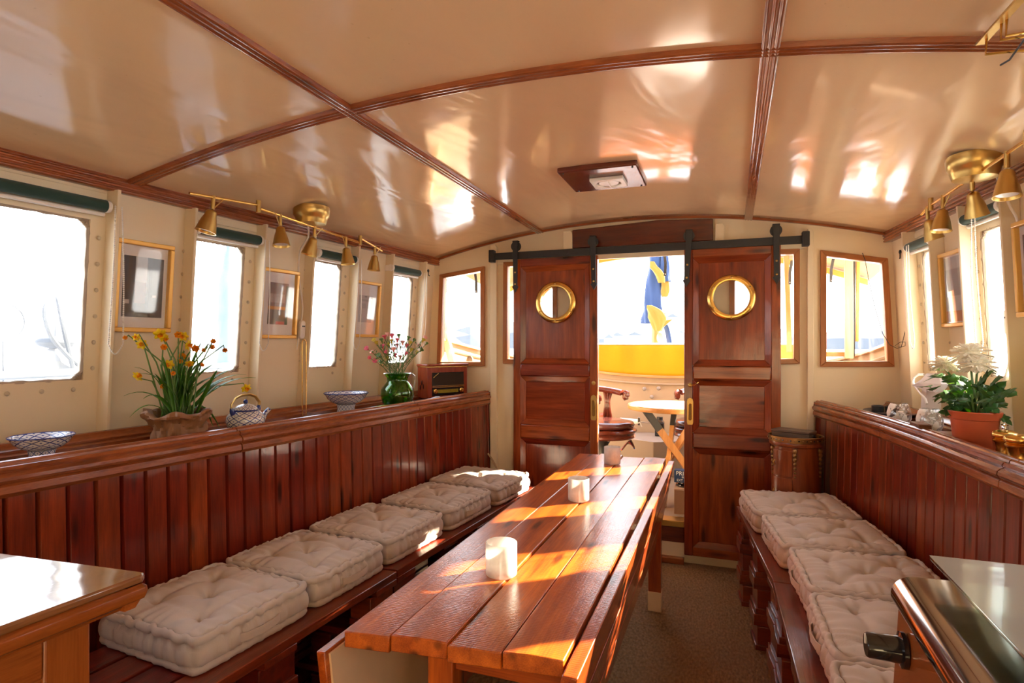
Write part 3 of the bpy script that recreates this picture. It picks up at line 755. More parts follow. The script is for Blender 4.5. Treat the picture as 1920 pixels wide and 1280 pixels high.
# ---------------------------------------------------------------- drop-leaf table
TZ = .712
tb = thing('drop_leaf_table', 'long varnished red-orange plank table with hanging drop leaves', 'table', (-.5, 2.0, 0))
edges = [(-.727, -.715), (-.625, -.600), (-.503, -.480), (-.392, -.370), (-.272, -.262)]   # x at near end, x at far end
for i in range(4):
    (a0, a1), (b0, b1) = edges[i], edges[i+1]; g = .0012
    yn0, yn1 = .995 + .011*i, .995 + .011*(i+1); yf = 3.045 + (i % 2)*.012; dz = (0, .003, -.002, .001)[i]
    n = 14; mb = MB(); path = []
    for j in range(n+1):
        t = j/n; w = .002*sin(9*t+i*2)
        x0 = a0 + (a1-a0)*t + g + w*.5; x1 = b0 + (b1-b0)*t - g + w*.5
        y0 = yn0 + (yf-yn0)*t; y1 = yn1 + (yf-yn1)*t; z = TZ + dz + .0015*sin(7*t + i)
        mb.v += [(x0, y0, z-.034), (x1, y1, z-.034), (x1, y1, z-.001), (x0+(x1-x0)*.5, (y0+y1)/2, z + .0015*(1 if i % 2 else -.6)), (x0, y0, z-.001)]
    for j in range(n):
        b = j*5
        for k in range(5): mb.f.append((b+k, b+(k+1) % 5, b+5+(k+1) % 5, b+5+k))
    mb.f += [(4,3,2,1,0), tuple(n*5+k for k in range(5))]
    mb.build('plank', M['tableY'], tb, bev=.0025)
def leaf(x_top, x_bot, z_top, z_bot, y0, y1, th, splits, nm, mat, sh, sb):    # sh, sb: sideways shift of the far end at top and bottom
    for k in range(splits):
        t0, t1 = k/splits, (k+1)/splits; g = .0015
        za, zb_ = z_top + (z_bot-z_top)*t0 - g, z_top + (z_bot-z_top)*t1 + g
        xa_, xb_ = x_top + (x_bot-x_top)*t0, x_top + (x_bot-x_top)*t1
        s0, s1 = sh + (sb-sh)*t0, sh + (sb-sh)*t1
        MB().hexa([(xb_, y0, zb_), (xb_+th, y0, zb_), (xb_+th+s1, y1, zb_), (xb_+s1, y1, zb_), (xa_, y0, za), (xa_+th, y0, za), (xa_+th+s0, y1, za), (xa_+s0, y1, za)]).build(nm, mat, tb, bev=.003)
leaf(-.267, -.350, TZ-.004, .30, 1.0, 3.035, .030, 3, 'leaf_plank', M['tableY'], .020, .025)
leaf(-.792, -.742, TZ-.050, .28, .99, 3.03, .022, 3, 'leaf_plank', M['tableY'], .01, .01)
MB().hexa([(-.725,1.0,.30),(-.720,1.0,.30),(-.720,2.98,.30),(-.725,2.98,.30),(-.768,1.0,.655),(-.763,1.0,.655),(-.763,2.98,.655),(-.768,2.98,.655)]).build('leaf_backing', M['palewood'], tb)
for (x, y) in ((-.565, 1.14), (-.30, 1.16), (-.62, 2.86), (-.30, 2.90)):
    MB().hexa([(x-.03,y-.03,0.09),(x+.03,y-.03,0.09),(x+.03,y+.03,0.09),(x-.03,y+.03,0.09),(x-.03,y-.03,TZ-.036),(x+.03,y-.03,TZ-.036),(x+.03,y+.03,TZ-.036),(x-.03,y+.03,TZ-.036)]).build('leg', M['tableZ'], tb, bev=.003)
    MB().box((x-.032, y-.032, 0), (x+.032, y+.032, .095)).build('foot_block', M['palewood'], tb, bev=.002)
for y in (1.14, 2.88): MB().box((-.60, y-.015, .60), (-.30, y+.015, TZ-.036)).build('apron', M['tableX'], tb, bev=.002)
MB().box((-.50, 1.14, .16), (-.44, 2.88, .20)).build('stretcher', M['tableY'], tb, bev=.003)
for y in (1.25, 2.0, 2.8): MB().box((-.272, y-.03, TZ-.042), (-.246, y+.03, TZ-.038)).build('hinge', M['brassdull'], tb)
# candle glasses
vl = [('near', 940, 1078, 'frosted white candle glass nearest on the table'), ('mid', 1085, 938, 'frosted white candle glass in the middle of the table row'), ('far', 1148, 870, 'frosted white candle glass farthest on the table, by the doorway')]
for i, (k, u, v, lab) in enumerate(vl):
    p = PZ(u, v, TZ)
    t = thing('candle_glass', lab, 'candle holder', (p.x, p.y, TZ + .002), 0, 'frosted candle glasses on the table')
    MB().lathe([(0,0),(.036,0),(.0395,.003),(.040,.012),(.040,.082),(.0385,.0835),(.037,.082),(.036,.014),(.030,.010),(0,.010)], (0,0,0), 40).build('glass', M['frost'], t, local=True, ang=50)
    MB().lathe([(0,.012),(.019,.012),(.019,.024),(.017,.026),(0,.025)], (0,0,0), 20).build('tea_light', plain('wax', (.85,.80,.70), .5), t, local=True)
# ---------------------------------------------------------------- cabinet (left foreground) and cooker (right foreground)
cb = thing('cabinet', 'glossy varnished wooden cabinet corner in the left foreground', 'cabinet', (-1.35, .4, 0))
CTZ = .90
mb = MB(); c0, c1 = (-.957, .50), (-.943, .722)
top = [(-1.70, -.30), (-1.02, -.30), (-.942, .722), (-.952, .734), (-1.70, .675)]
mb.prism([(x, y, CTZ-.014) for x, y in top], (0, 0, .014)); mb.build('countertop', wood('mirror gloss counter', (.16,.06,.02), (.30,.13,.05), 'Y', 1, .12, 1, .1, .05, coatr=.03, objrand=False), cb, bev=.004)
pts = [V((-1.02, -.30, CTZ-.03)), V((-.942, .722, CTZ-.03))]
prm = [(-.03,-.022),(-.03,.016),(0,.016),(.008,.010),(.010,0),(.006,-.008),(-.004,-.012),(-.012,-.022)]
MB().sweep(prm, pts, (1,-.076,0), (0,0,1)).build('edge_moulding', M['counterY'], cb, bev=.001)
MB().sweep(prm, [V((-.942,.722,CTZ-.03)), V((-1.70,.668,CTZ-.03))], (.07,1,0), (0,0,1)).build('edge_moulding', M['counterX'], cb, bev=.001)
def cbx(y): return -1.045 + .076*(y-.3) + .015
for (y0, y1, z0, z1, o, nm) in ((-.30,.655,.06,.85,0,'side_panel'), (.60,.668,.06,.85,.010,'corner_stile'), (-.30,.60,.775,.85,.010,'top_rail'), (-.3,-.23,.06,.775,.010,'corner_stile'), (-.23,.60,.06,.14,.010,'bottom_rail')):
    MB().hexa([(cbx(y0)-.03,y0,z0),(cbx(y0)+o,y0,z0),(cbx(y1)+o,y1,z0),(cbx(y1)-.03,y1,z0),(cbx(y0)-.03,y0,z1),(cbx(y0)+o,y0,z1),(cbx(y1)+o,y1,z1),(cbx(y1)-.03,y1,z1)]).build(nm, M['counterZ' if 'stile' in nm or 'panel' in nm else 'counterY'], cb, bev=.004)
MB().box((-1.66, .60, .06), (-1.03, .655, .86)).build('back_panel', M['counterX'], cb)
MB().box((-1.66, -.28, 0), (-1.06, .62, .06)).build('plinth', M['mahogY'], cb)
ck = thing('cooker', 'steel and amber enamel cooker with glass lid in the right foreground', 'cooker', (.6, .7, 0))
def XF(y): return .268 - .03*(1.115-y)          # front plane drifts inwards towards the viewer
enam = plain('amber enamel', (.30,.075,.015), .18, coat=.6, bump=.03)
CY0, CY1 = .25, 1.115
mb = MB().hexa([(XF(CY0),CY0,.1),(.88,CY0,.1),(.88,CY1,.1),(XF(CY1),CY1,.1),(XF(CY0)+.018,CY0,.872),(.88,CY0,.872),(.88,CY1,.872),(XF(CY1)+.018,CY1,.872)]); mb.build('body', plain('cooker side steel', (.4,.38,.36), .3, .8), ck, bev=.006)
MB().hexa([(XF(CY0)-.006,CY0,.60),(XF(CY0),CY0,.60),(XF(CY1),CY1,.60),(XF(CY1)-.006,CY1,.60),(XF(CY0)+.010,CY0,.884),(XF(CY0)+.016,CY0,.884),(XF(CY1)+.016,CY1-.002,.884),(XF(CY1)+.010,CY1-.002,.884)]).build('control_panel', enam, ck, bev=.003)
MB().hexa([(XF(CY0)-.004,CY0,.12),(XF(CY0),CY0,.12),(XF(CY1),CY1,.12),(XF(CY1)-.004,CY1,.12),(XF(CY0)-.006,CY0,.585),(XF(CY0)+.004,CY0,.585),(XF(CY1)+.004,CY1,.585),(XF(CY1)-.006,CY1,.585)]).build('oven_door', plain('oven glass', (.02,.02,.02), .08, coat=.5), ck, bev=.003)
pr = [(0,0)] + [(.030-.034*cos(a), .012+.032*sin(a)) for a in [radians(q) for q in range(-10, 95, 12)]] + [(.10,.045),(.55,.045),(.55,0)]
mb = MB().sweep([(a, b) for a, b in pr], [V((XF(CY1)+.004, CY1+.005, .872)), V((XF(CY0)+.004, CY0, .872))], (1,0,0), (0,0,1)); mb.build('hob_top', plain('dark polished steel', (.34,.31,.29), .1, 1), ck, ang=30)
MB().sweep([(-.004,0),(-.004,.006),(.012,.006),(.012,0)], [V((XF(CY1)+.006, CY1+.002, .882)), V((XF(CY0)+.006, CY0, .882))], (1,0,0), (0,0,1)).build('seam_strip', M['blackgloss'], ck)
lid = M['lidglass'] = glassm('cooker lid glass', (.80,.92,.86), gl=.9)
lx0 = .318
G = [(lx0, 1.105), (.86, 1.105), (.86, .30), (lx0-.01, .30)]
mb = MB().prism([(x, y, .952) for x, y in G], (0, 0, .006)); gl = mb.build('glass_lid', lid, ck, bev=.002)
N_ = NT('grey printed lid border'); N_.set(Base_Color=(.40,.40,.37), Roughness=.35); t_ = N_.n('ShaderNodeBsdfTransparent'); mx_ = N_.n('ShaderNodeMixShader'); mx_.inputs[0].default_value = .35
N_.l(N_.b.outputs[0], mx_.inputs[1]); N_.l(t_.outputs[0], mx_.inputs[2]); N_.l(mx_.outputs[0], N_.o.inputs[0])
inner = []
for (cx_, cy_, a0) in ((.78, 1.03, 0), (.48, 1.03, 90), (.47, .40, 180), (.78, .40, 270)):
    for q in range(0, 91, 15): a = radians(a0+q); inner.append((cx_ + .035*cos(a), cy_ + .035*sin(a)))
tri = tessellate_polygon([[V((x, y, 0)) for x, y in G], [V((x, y, 0)) for x, y in inner]])
allp = G + inner; MB().add([(x, y, .9590) for x, y in allp], [tuple(t) for t in tri]).build('lid_border', N_.m, gl, flat=True)
for y in (1.06, .36):
    MB().tube([(.845, y, .90), (.845, y, .955)], .008, 8).build('lid_hinge', M['steel'], ck)
for (bx, by) in ((.47, .92), (.72, .92), (.47, .55), (.72, .55)):
    MB().lathe([(0,0),(.05,0),(.05,.012),(.036,.016),(.036,.024),(0,.026)], (bx, by, .916), 24).build('burner', M['blackgloss'], ck)
    mb = MB()
    for a in range(4): mb.tube([(bx+.03*cos(a*pi/2), by+.03*sin(a*pi/2), .946), (bx+.09*cos(a*pi/2), by+.09*sin(a*pi/2), .946), (bx+.09*cos(a*pi/2), by+.09*sin(a*pi/2), .916)], .004, 6)
    mb.build('pan_support', M['black'], ck)
xm = Matrix.Rotation(radians(-90), 4, 'Y').to_3x3()
for i, ky in enumerate((1.050, .86, .67)):
    k = MB().lathe([(0,0),(.027,0),(.027,.006),(.020,.008),(.019,.050),(.017,.053),(0,.053)], (XF(ky)+.004, ky, .824), 28, xm).build('control_knob', M['blackgloss'], ck, ang=40)
    MB().box((XF(ky)-.0505, ky-.0015, .826), (XF(ky)-.0485, ky+.0015, .841)).build('pointer', M['white'], k)
MB().tube([(XF(.35)-.045, .35, .57), (XF(1.05)-.045, 1.05, .57)], .009, 10).build('towel_rail', M['steel'], ck)
for y in (.38, 1.02): MB().tube([(XF(y)-.045, y, .57), (XF(y)+.0, y, .57)], .006, 8).build('rail_post', M['steel'], ck)
# ---------------------------------------------------------------- drum chest with brass gallery and box
dx, dy = .375, 3.36; R_ = .128
dc = thing('drum_chest', 'small round marquetry chest with pierced brass gallery beside the right door', 'chest', (dx, dy, 0))
marq = wood('marquetry veneer', (.14,.025,.008), (.30,.075,.02), 'Z', 1.4, .3, .5, .1, objrand=False)
MB().lathe([(0,.05),(R_-.012,.05),(R_-.008,.06),(R_-.010,.77),(R_,.775),(R_+.002,.785),(R_,.795),(0,.795)], (dx, dy, 0), 48).build('carcass', marq, dc, ang=40)
MB().lathe([(R_-.002,.795),(R_+.004,.795),(R_+.005,.812),(R_+.006,.822),(R_+.002,.824),(R_-.001,.82)], (dx, dy, 0), 96, fr=lambda a, i: 1 + (.012 if (int(a*48/2/pi) % 2 and i in (2,)) else 0)).build('gallery', M['oldbrass'], dc, ang=40)
for k in range(44):
    a = 2*pi*k/44; MB().ball((dx + (R_+.005)*cos(a), dy + (R_+.005)*sin(a), .808), .0042, 6, 4).build('gallery_bead', M['blackgloss'] if k % 2 else M['oldbrass'], dc)
for a in (radians(200), radians(262), radians(330), radians(120)):
    mb = MB()
    for q in range(7): mb.ball((dx + (R_-.006)*cos(a), dy + (R_-.006)*sin(a), .755-.022*q), .012-.0012*q, 7, 5, (1,1,1.2))
    mb.build('corner_mount', M['oldbrass'], dc)
for k, (z0, z1) in enumerate(((.62,.755),(.47,.61),(.32,.46))):
    mb = MB(); n = 10; a0, a1 = radians(204), radians(256)
    mb.sweep([(0,z0),(.006,z0),(.006,z1),(0,z1)], [V((dx + (R_-.010)*cos(a0+(a1-a0)*i/n), dy + (R_-.010)*sin(a0+(a1-a0)*i/n), 0)) for i in range(n+1)], [V((cos(a0+(a1-a0)*i/n), sin(a0+(a1-a0)*i/n), 0)) for i in range(n+1)], (0,0,1))
    d_ = mb.build('drawer', marq, dc, bev=.002); a = radians(215)
    MB().tube([(dx + (R_+.002)*cos(a), dy + (R_+.002)*sin(a), (z0+z1)/2+.014), (dx + (R_+.012)*cos(a), dy + (R_+.012)*sin(a), (z0+z1)/2), (dx + (R_+.002)*cos(a), dy + (R_+.002)*sin(a), (z0+z1)/2-.014)], .004, 6).build('drawer_pull', M['brassdull'], d_)
for a in (45, 135, 225, 315):
    a = radians(a); MB().tube([(dx + .10*cos(a), dy + .10*sin(a), .06), (dx + .11*cos(a), dy + .11*sin(a), 0)], [.012,.008], 8).build('foot', marq, dc)
bxm = thing('wooden_box', 'weathered grey-brown wooden box on the round brass-galleried chest', 'box', (dx, dy, .797), radians(-28))
mat_box = wood('weathered box', (.09,.06,.04), (.24,.165,.105), 'X', 1.5, .5, .1, .3)
MB().box((-.105,-.05,0), (.085,.05,.040)).build('box_body', mat_box, bxm, bev=.002, local=True)
MB().box((-.107,-.052,.041), (.087,.052,.052)).build('lid', mat_box, bxm, bev=.002, local=True)
MB().lathe([(0,0),(.007,0),(.005,.006),(.008,.010),(0,.012)], (.086, .0, .03), 12, Matrix.Rotation(radians(90), 4, 'Y').to_3x3()).build('knob', M['blackgloss'], bxm, local=True)
# ---------------------------------------------------------------- ceiling vent
vc = V((-.497, 2.60, CZ(-.497, 2.6)))
vt = thing('ceiling_vent', 'square brown wooden ceiling plate with a cream round-slotted vent', 'vent', vc)
nv = .172; zb = vc.z - .030
MB().prism([(vc.x-nv, 2.60-nv, zb), (vc.x+nv, 2.60-nv, zb), (vc.x+nv, 2.60+nv, zb), (vc.x-nv, 2.60+nv, zb)], (0,0,.026)).build('wood_plate', M['mahogX'], vt, bev=.006)
vcx, vcy = vc.x + .02, 2.62
sq = [(-.075,-.07),(.075,-.07),(.075,.07),(-.075,.07)]; hole = [(.055*cos(2*pi*k/32), .055*sin(2*pi*k/32)) for k in range(32)]
cov = plate([(vcx+a, vcy+b) for a, b in sq], [[(vcx+a, vcy+b) for a, b in hole[::-1]]], 0, .016)
cov.v = [(x, z, zb-.016+y) for x, y, z in cov.v]; cov.build('vent_cover', M['white'], vt, bev=.003)
MB().lathe([(0,0),(.044,0),(.047,.006),(0,.008)], (vcx, vcy, zb-.013), 32).build('vent_disc', M['white'], vt)
MB().box((vcx-.003, vcy-.055, zb-.018), (vcx+.003, vcy+.055, zb-.014)).build('vent_bridge', M['white'], vt)
for a in (-1, 1):
    for b in (-1, 1): MB().ball((vc.x+a*.15, 2.6+b*.15, zb), .005, 8, 4).build('screw', M['blackgloss'], vt)
# ---------------------------------------------------------------- spotlight rails
def bell(parent, c, d, s=1.0, hot=0):
    d = V(d).normalized(); q = V((0,0,-1)).rotation_difference(d).to_matrix()
    pr = [(.0,.008),(.010,.007),(.0175,.001),(.0195,-.006),(.0205,-.016),(.0255,-.030),(.0295,-.046),(.0325,-.062),(.0365,-.078),(.0345,-.078),(.031,-.064),(.026,-.052),(0,-.050)]
    sh = MB().lathe([(r*s, z*s) for r, z in pr], c, 32, q).build('spot_shade', M['brassdull'], parent, ang=50)
    MB().lathe([(0,-.062*s),(.014*s,-.061*s),(.024*s,-.064*s),(.029*s,-.069*s),(.029*s,-.060*s),(0,-.058*s)], c, 24, q).build('lamp_lens', plain('lamp lens', (.80,.78,.76), .2, coat=.5), sh)
    return sh
def light_rail(label, bars, cup, cupr, heads, cz):
    lr = thing('spotlight_rail', label, 'ceiling light', (cup[0], cup[1], cz), 0, 'brass spotlight rails')
    zt = cz; zb_ = cz - .062
    MB().lathe([(0,0),(cupr*1.0,0),(cupr*1.03,-.012),(cupr*1.0,-.042),(cupr*.90,-.050),(cupr*.87,-.062),(cupr*.80,-.078),(cupr*.2,-.084),(0,-.084)], (cup[0], cup[1], cz), 48).build('canopy', M['brassdull'], lr, ang=50)
    MB().tube([(cup[0], cup[1], cz-.06), (cup[0], cup[1], bars[1][0][2] + (bars[1][1][2]-bars[1][0][2])*.45)], .007, 10).build('stem', M['brassdull'], lr)
    for a, b in bars: MB().tube([a, b], .0055, 10).build('bar', M['brass'], lr)
    for a, b in ((bars[0][1], bars[1][0]), (bars[1][1], bars[2][0])):
        m = (V(a)+V(b))/2; MB().tube([m+V((0,0,.026)), m-V((0,0,.024))], .0095, 12).build('joint', M['brassdull'], lr)
    for (p, d, k, s) in heads:
        p = V(p); e = p + V((d[0]*.012, d[1]*.012, -.045))
        h = MB().tube([p + V((0,0,.006)), e], .0075, 10).build('head_stem', M['brassdull'], lr)
        bell(lr, e + V(d).normalized()*.012, d, s)
        MB().tube([e + V(d).normalized()*.004, e + V((0.01, .045*k, .048))], .0022, 6).build('tilt_rod', M['brassdull'], lr)
    return lr
cupL = (-1.785, 2.20); czl = CZ(*cupL)
B0 = (PX(355,362,-1.85), PX(481,384,-1.80)); B1 = (PX(488,391,-1.80), PX(674,455,-1.80)); B2 = (PX(677,447,-1.80), PX(716,470,-1.86))
def onbar(b, u):            # point of bar seen in column u
    best = None
    for i in range(201):
        p = b[0].lerp(b[1], i/200); zc = -SN*p.x + CS*p.y; uu = 960 + FP*(CS*p.x + SN*p.y)/zc
        if best is None or abs(uu-u) < best[0]: best = (abs(uu-u), p)
    return best[1]
light_rail('brass five-spot ceiling light rail over the left windows', [B0, B1, B2], cupL, .080,
    [(onbar(B0,400), (-.16,-.22,-1), 1, 1.05), (onbar(B1,525), (.15,-.1,-1), -1, 1.0), (onbar(B1,590), (-.22,-.16,-1), 1, 1.0), (onbar(B1,648), (.1,.05,-1), -1, 1.0), (onbar(B2,703), (-.05,-.05,-1), 1, 1.0)], czl)
cupR = (.80, 2.335); czr = CZ(*cupR)
R0 = (PX(2010,205,.80), PX(1930,258,.80)); R1 = (PX(1924,263,.80), PX(1747,383,.80)); R2 = (PX(1743,384,.80), PX(1728,402,.80))
light_rail('brass multi-spot ceiling light rail over the right windows', [R0, R1, R2], cupR, .078,
    [(onbar(R1,1888), (-.05,-.15,-1), 1, .98), (onbar(R1,1822), (.25,.25,-1), 1, .98), (onbar(R1,1768), (-.1,-.1,-1), -1, .98), (onbar(R2,1738), (.3,.1,-1), 1, .98)], czr)
# wire shades hanging at the top right corner
wc = PZ(1900, 40, 1.90)
wp = thing('wire_basket', 'brass wire rack hanging in the top right corner', 'hanging rack', (wc.x, wc.y, 1.9))
a = PZ(1838, 82, 1.955); b = PZ(1935, -25, 1.955)
MB().bar(a, b, .018, .006).build('strip', M['brassdull'], wp, bev=.001)
def poly(name, pts, r=.0028, mat='brass'): return MB().tube(pts, r, 8).build(name, M[mat], wp)
dn = V((-.004, -.006, -.036)); 
for (u0, v0, u1, v1, z2) in ((1850,72,1962,114,.0), (1878,44,1968,100,.01), (1888,36,1970,66,.02)):
    p = PZ(u0, v0, 1.953); q = p + dn; e = V((q.x+.22, q.y+.04, q.z+z2)); e2 = V((p.x+.22, p.y+.02, 1.95))
    poly('wire', [p, q, q + (e-q)*.3 + V((0,-.01,-.002)), e, e2])
MB().tube([PZ(1876,122,1.905), PZ(1893,112,1.905), PZ(1922,72,1.905)], .0022, 6).build('cable_tie', M['black'], wp)
# ---------------------------------------------------------------- roller blinds with bead chains
def blind(P, y0, y1, z, label, chain_y, zlow, side):
    t = thing('roller_blind', label, 'blind', P(y0, z, .036), 0, 'green roller blinds')
    a, b = P(y0+.012, z, .040), P(y1-.012, z, .040)
    MB().tube([a, b], .0205, 20).build('cloth_roll', M['green'], t, ang=50)
    MB().tube([P(y0+.012, z-.028, .030), P(y1-.012, z-.028, .030)], .0075, 10).build('bottom_bar', M['white'], t)
    for y in (y0, y1):
        s = 1 if y == y0 else -1
        MB().tube([P(y, z, .038), P(y+s*.014, z, .038)], [.021,.024], 16, flat=1).build('bracket', M['white'], t, bev=.001)
        wb_ = MB(); wbox(wb_, P, min(y, y+s*.008), max(y, y+s*.008), z-.018, z+.018, 0, .04); wb_.build('bracket_plate', M['white'], t, bev=.002)
    mb = MB(); pts = []; o = .067; n = 150; wd = .028
    L_ = z - zlow
    for i in range(n):
        s = i/(n-1)
        if s < .45: pts.append((chain_y - wd*.4, z - L_*.93*s/.45))
        elif s < .55: k = (s-.45)/.10; pts.append((chain_y + wd*(-.4 + 1.8*k), zlow + L_*.07*(1-sin(pi*k))))
        else: k = (s-.55)/.45; pts.append((chain_y + wd*(1.4 - 1.0*k), zlow + L_*.07 + L_*.93*k))
    for (y, zz) in pts: mb.ball(P(y, zz, o + .004*sin((zz)*9)), .0031, 6, 4)
    mb.tube([P(y, zz, o + .004*sin((zz)*9)) for y, zz in pts], .0009, 4)
    c = mb.build('bead_chain', M['white'], t, flat=True); c['kind'] = 'stuff'
    return t
blind(Lp, .80, 1.425, 1.782, 'green roller blind over the nearest left window', 1.437, 1.265, 1)
blind(Lp, 1.755, 2.078, 1.770, 'green roller blind on the left behind the lowest brass spotlight', 2.085, 1.27, 1)
blind(Lp, 2.425, 2.722, 1.768, 'green roller blind on the left between the third and fourth spotlights', 2.722, 1.27, 1)
blind(Lp, 3.035, 3.352, 1.764, 'green roller blind farthest along the left wall above the carnations', 3.375, 1.28, 1)
blind(Rp, 3.015, 3.275, 1.765, 'green roller blind farthest along the right wall', 3.20, 1.28, -1)
blind(Rp, 2.462, 2.735, 1.785, 'green roller blind on the right behind two brass spotlights', 2.60, 1.27, -1)
blind(Rp, 1.90, 2.175, 1.785, 'green roller blind on the right nearest the viewer, outside the frame edge', 1.925, 1.27, -1)
# ---------------------------------------------------------------- picture frames
def picture(P, y0, y1, z0, z1, label, patches, lift=0):
    t = thing('picture_frame', label, 'picture', P((y0+y1)/2, z0, 0), 0, None)
    o0, o1 = .012+lift, .036+lift; w = .017; sgn = 1 if P is Lp else -1
    for (a, b, c, d) in ((y0, y1, z0, z0+w), (y0, y1, z1-w, z1), (y0, y0+w, z0+w, z1-w), (y1-w, y1, z0+w, z1-w)):
        mb = MB(); wbox(mb, P, a, b, c, d, o0, o1); mb.build('frame_bar', M['goldframe'], t, bev=.003)
    mb = MB(); wbox(mb, P, y0+w*.5, y1-w*.5, z0+w*.5, z1-w*.5, o0+.002, o0+.008); mb.build('mat_board', M['paper'], t)
    ya, yb, za, zb_ = y0+w, y1-w, z0+w, z1-w
    for i, (a, b, c, d, col) in enumerate(patches):    # unit coords: a,b along (left->right as seen), c,d up
        def yy(s): return ya + (yb-ya)*(s if P is Lp else 1-s)
        A_, B_ = sorted((yy(a), yy(b))); mb = MB(); o = o0 + .0085 + .0003*i
        wbox(mb, P, A_, B_, za + (zb_-za)*c, za + (zb_-za)*d, o-.0004, o); mb.build('print', plain('print ink %s' % label[:6], col, .5, var=.25, bs=60), t)
    mb = MB(); wbox(mb, P, ya, yb, za, zb_, o0+.014, o0+.0155); mb.build('picture_glass', M['frameglass'], t)
    return t
picture(Lp, 1.458, 1.676, 1.345, 1.683, 'gilt framed dark brown photograph above the daffodils', [(.10,.92,.13,.87,(.045,.032,.028)), (.34,.58,.40,.87,(.42,.42,.44)), (.34,.56,.30,.56,(.20,.10,.07)), (.14,.24,.29,.34,(.5,.42,.38)), (.36,.60,.14,.29,(.075,.06,.05)), (.70,.78,.38,.41,(.55,.45,.42)), (.62,.68,.13,.75,(.03,.015,.015))])
picture(Lp, 2.098, 2.325, 1.327, 1.657, 'gilt framed brown and orange print between two left windows', [(.20,.82,.17,.84,(.20,.13,.10)), (.20,.80,.41,.46,(.50,.22,.02)), (.20,.72,.17,.40,(.16,.14,.10)), (.74,.82,.17,.80,(.03,.10,.05)), (.45,.72,.17,.22,(.55,.08,.05)), (.22,.7,.52,.66,(.34,.26,.21))])
picture(Lp, 2.742, 2.968, 1.340, 1.662, 'narrow gilt framed pale certificate farthest along the left wall', [(.16,.78,.24,.78,(.52,.50,.52)), (.42,.52,.74,.77,(.3,.3,.3)), (.26,.70,.66,.70,(.40,.40,.42)), (.26,.48,.52,.62,(.42,.42,.44)), (.56,.68,.52,.60,(.36,.36,.38))])
picture(Rp, 2.765, 2.985, 1.372, 1.688, 'gilt framed hazy blue picture between two right windows', [(.02,.98,.02,.98,(.42,.46,.52)), (.02,.98,.02,.18,(.50,.20,.07)), (.06,.94,.4,.8,(.30,.33,.38))])
picture(Rp, 2.15, 2.372, 1.388, 1.702, 'gilt framed picture cut by the right edge of the view', [(.08,.92,.1,.9,(.20,.16,.15)), (.2,.6,.3,.8,(.40,.40,.44))], .03)
# ---------------------------------------------------------------- cables with inline switches
def cable(label, pts, sw, P, r=.0042):
    t = thing('lamp_cable', label, 'cable', pts[-1], 0, None)
    mb = MB(); 
    from mathutils.geometry import interpolate_bezier
    P_ = [V(p) for p in pts]; out = []
    for i in range(len(P_)-1):
        a, b = P_[i], P_[i+1]; ta = (P_[i+1]-P_[max(i-1,0)])/6; tb_ = (P_[min(i+2,len(P_)-1)]-P_[i])/6
        out += interpolate_bezier(a, a+ta, b-tb_, b, 7)[:-1]
    out.append(P_[-1]); mb.tube(out, r, 8).build('cord', M['white'], t)
    y, z = sw; mb = MB(); pr = []
    for k in range(24):
        a = 2*pi*k/24; pr.append(P(y + .0165*cos(a), z + (.030 if sin(a) > 0 else -.030) + .0165*sin(a), .012))
    n = (P(y, z, 1) - P(y, z, 0)).normalized(); s = mb.prism(pr, n*.020).build('switch_body', M['white'], t, bev=.005, seg=3)
    mb = MB(); wbox(mb, P, y-.009, y+.009, z+.014, z+.020, .030, .0335); mb.build('switch_rocker', M['black'], s)
    return t
q = lambda u, v, o=.01: onL(u, v, o)
s0 = q(562, 618)
cable('white lamp cable with inline switch on the left wall beside the blossom print', [V((cupL[0]-.05, cupL[1]+.03, czl-.05)), q(578,442,.08), q(563,470,.03), q(560,510), q(566,560), q(567,585), s0, s0 + V((-.02,.0,-.10))], (s0.y, s0.z), Lp)
q = lambda u, v, o=.01: onR(u, v, o)
s0 = q(1898, 604, .014)
cable('white lamp cable with inline switch hanging down the right wall', [V((cupR[0]+.06, cupR[1]+.02, czr-.05)), q(1893,385,.05), q(1908,420,.02), q(1903,500), q(1894,560), s0, q(1896,640), q(1890,690), q(1868,750), q(1853,790)], (s0.y, s0.z), Rp)
# thin black wire looped at the right bulkhead window
wr_ = [PY(1617,474,D-.02), PY(1622,487,D-.03), PY(1628,520,D-.04), PY(1640,575,D-.05), PY(1655,625,D-.06), PY(1668,646,D-.08), PY(1682,653,D-.09), PY(1697,648,D-.10), PY(1697,641,D-.10), PY(1688,641,D-.10), PY(1678,648,D-.10), PY(1690,650,D-.10), PY(1697,622,D-.10), PY(1701,590,D-.11), PY(1702,545,D-.12)]
tag(MB().tube(wr_, .0016, 6).build('black_wire', M['black']), 'thin black wire looping down from a hook at the right bulkhead window', 'wire')
# rope tail in the far left bench corner
rp_ = [PY(915,850,D-.05), PY(922,860,D-.06), PY(930,875,D-.09), PY(936,890,D-.13), PY(930,905,D-.15)]
tag(MB().tube(rp_, .006, 8).build('rope_end', M['rope']), 'short beige rope hanging in the corner beyond the sunlit cushion', 'rope')
# small black hook / deck fitting near cornices
for nm, p, lab in (('wall_hook', Lp(3.50, 1.80, .005), 'small black hook under the cornice in the far left corner'), ('cable_gland', Rp(3.47, 1.775, .004), 'small black round plug under the cornice in the far right corner')):
    MB().ball(p, .011, 10, 6, (.6,1,1)); o = MB().ball(p, .011, 10, 6, (.6,1,1)).tube([p, p + V((.0,0,-.03)), p + V((.01 if 'hook' in nm else -.002, 0, -.035))], .003, 6).build(nm, M['black']); tag(o, lab, 'fitting')
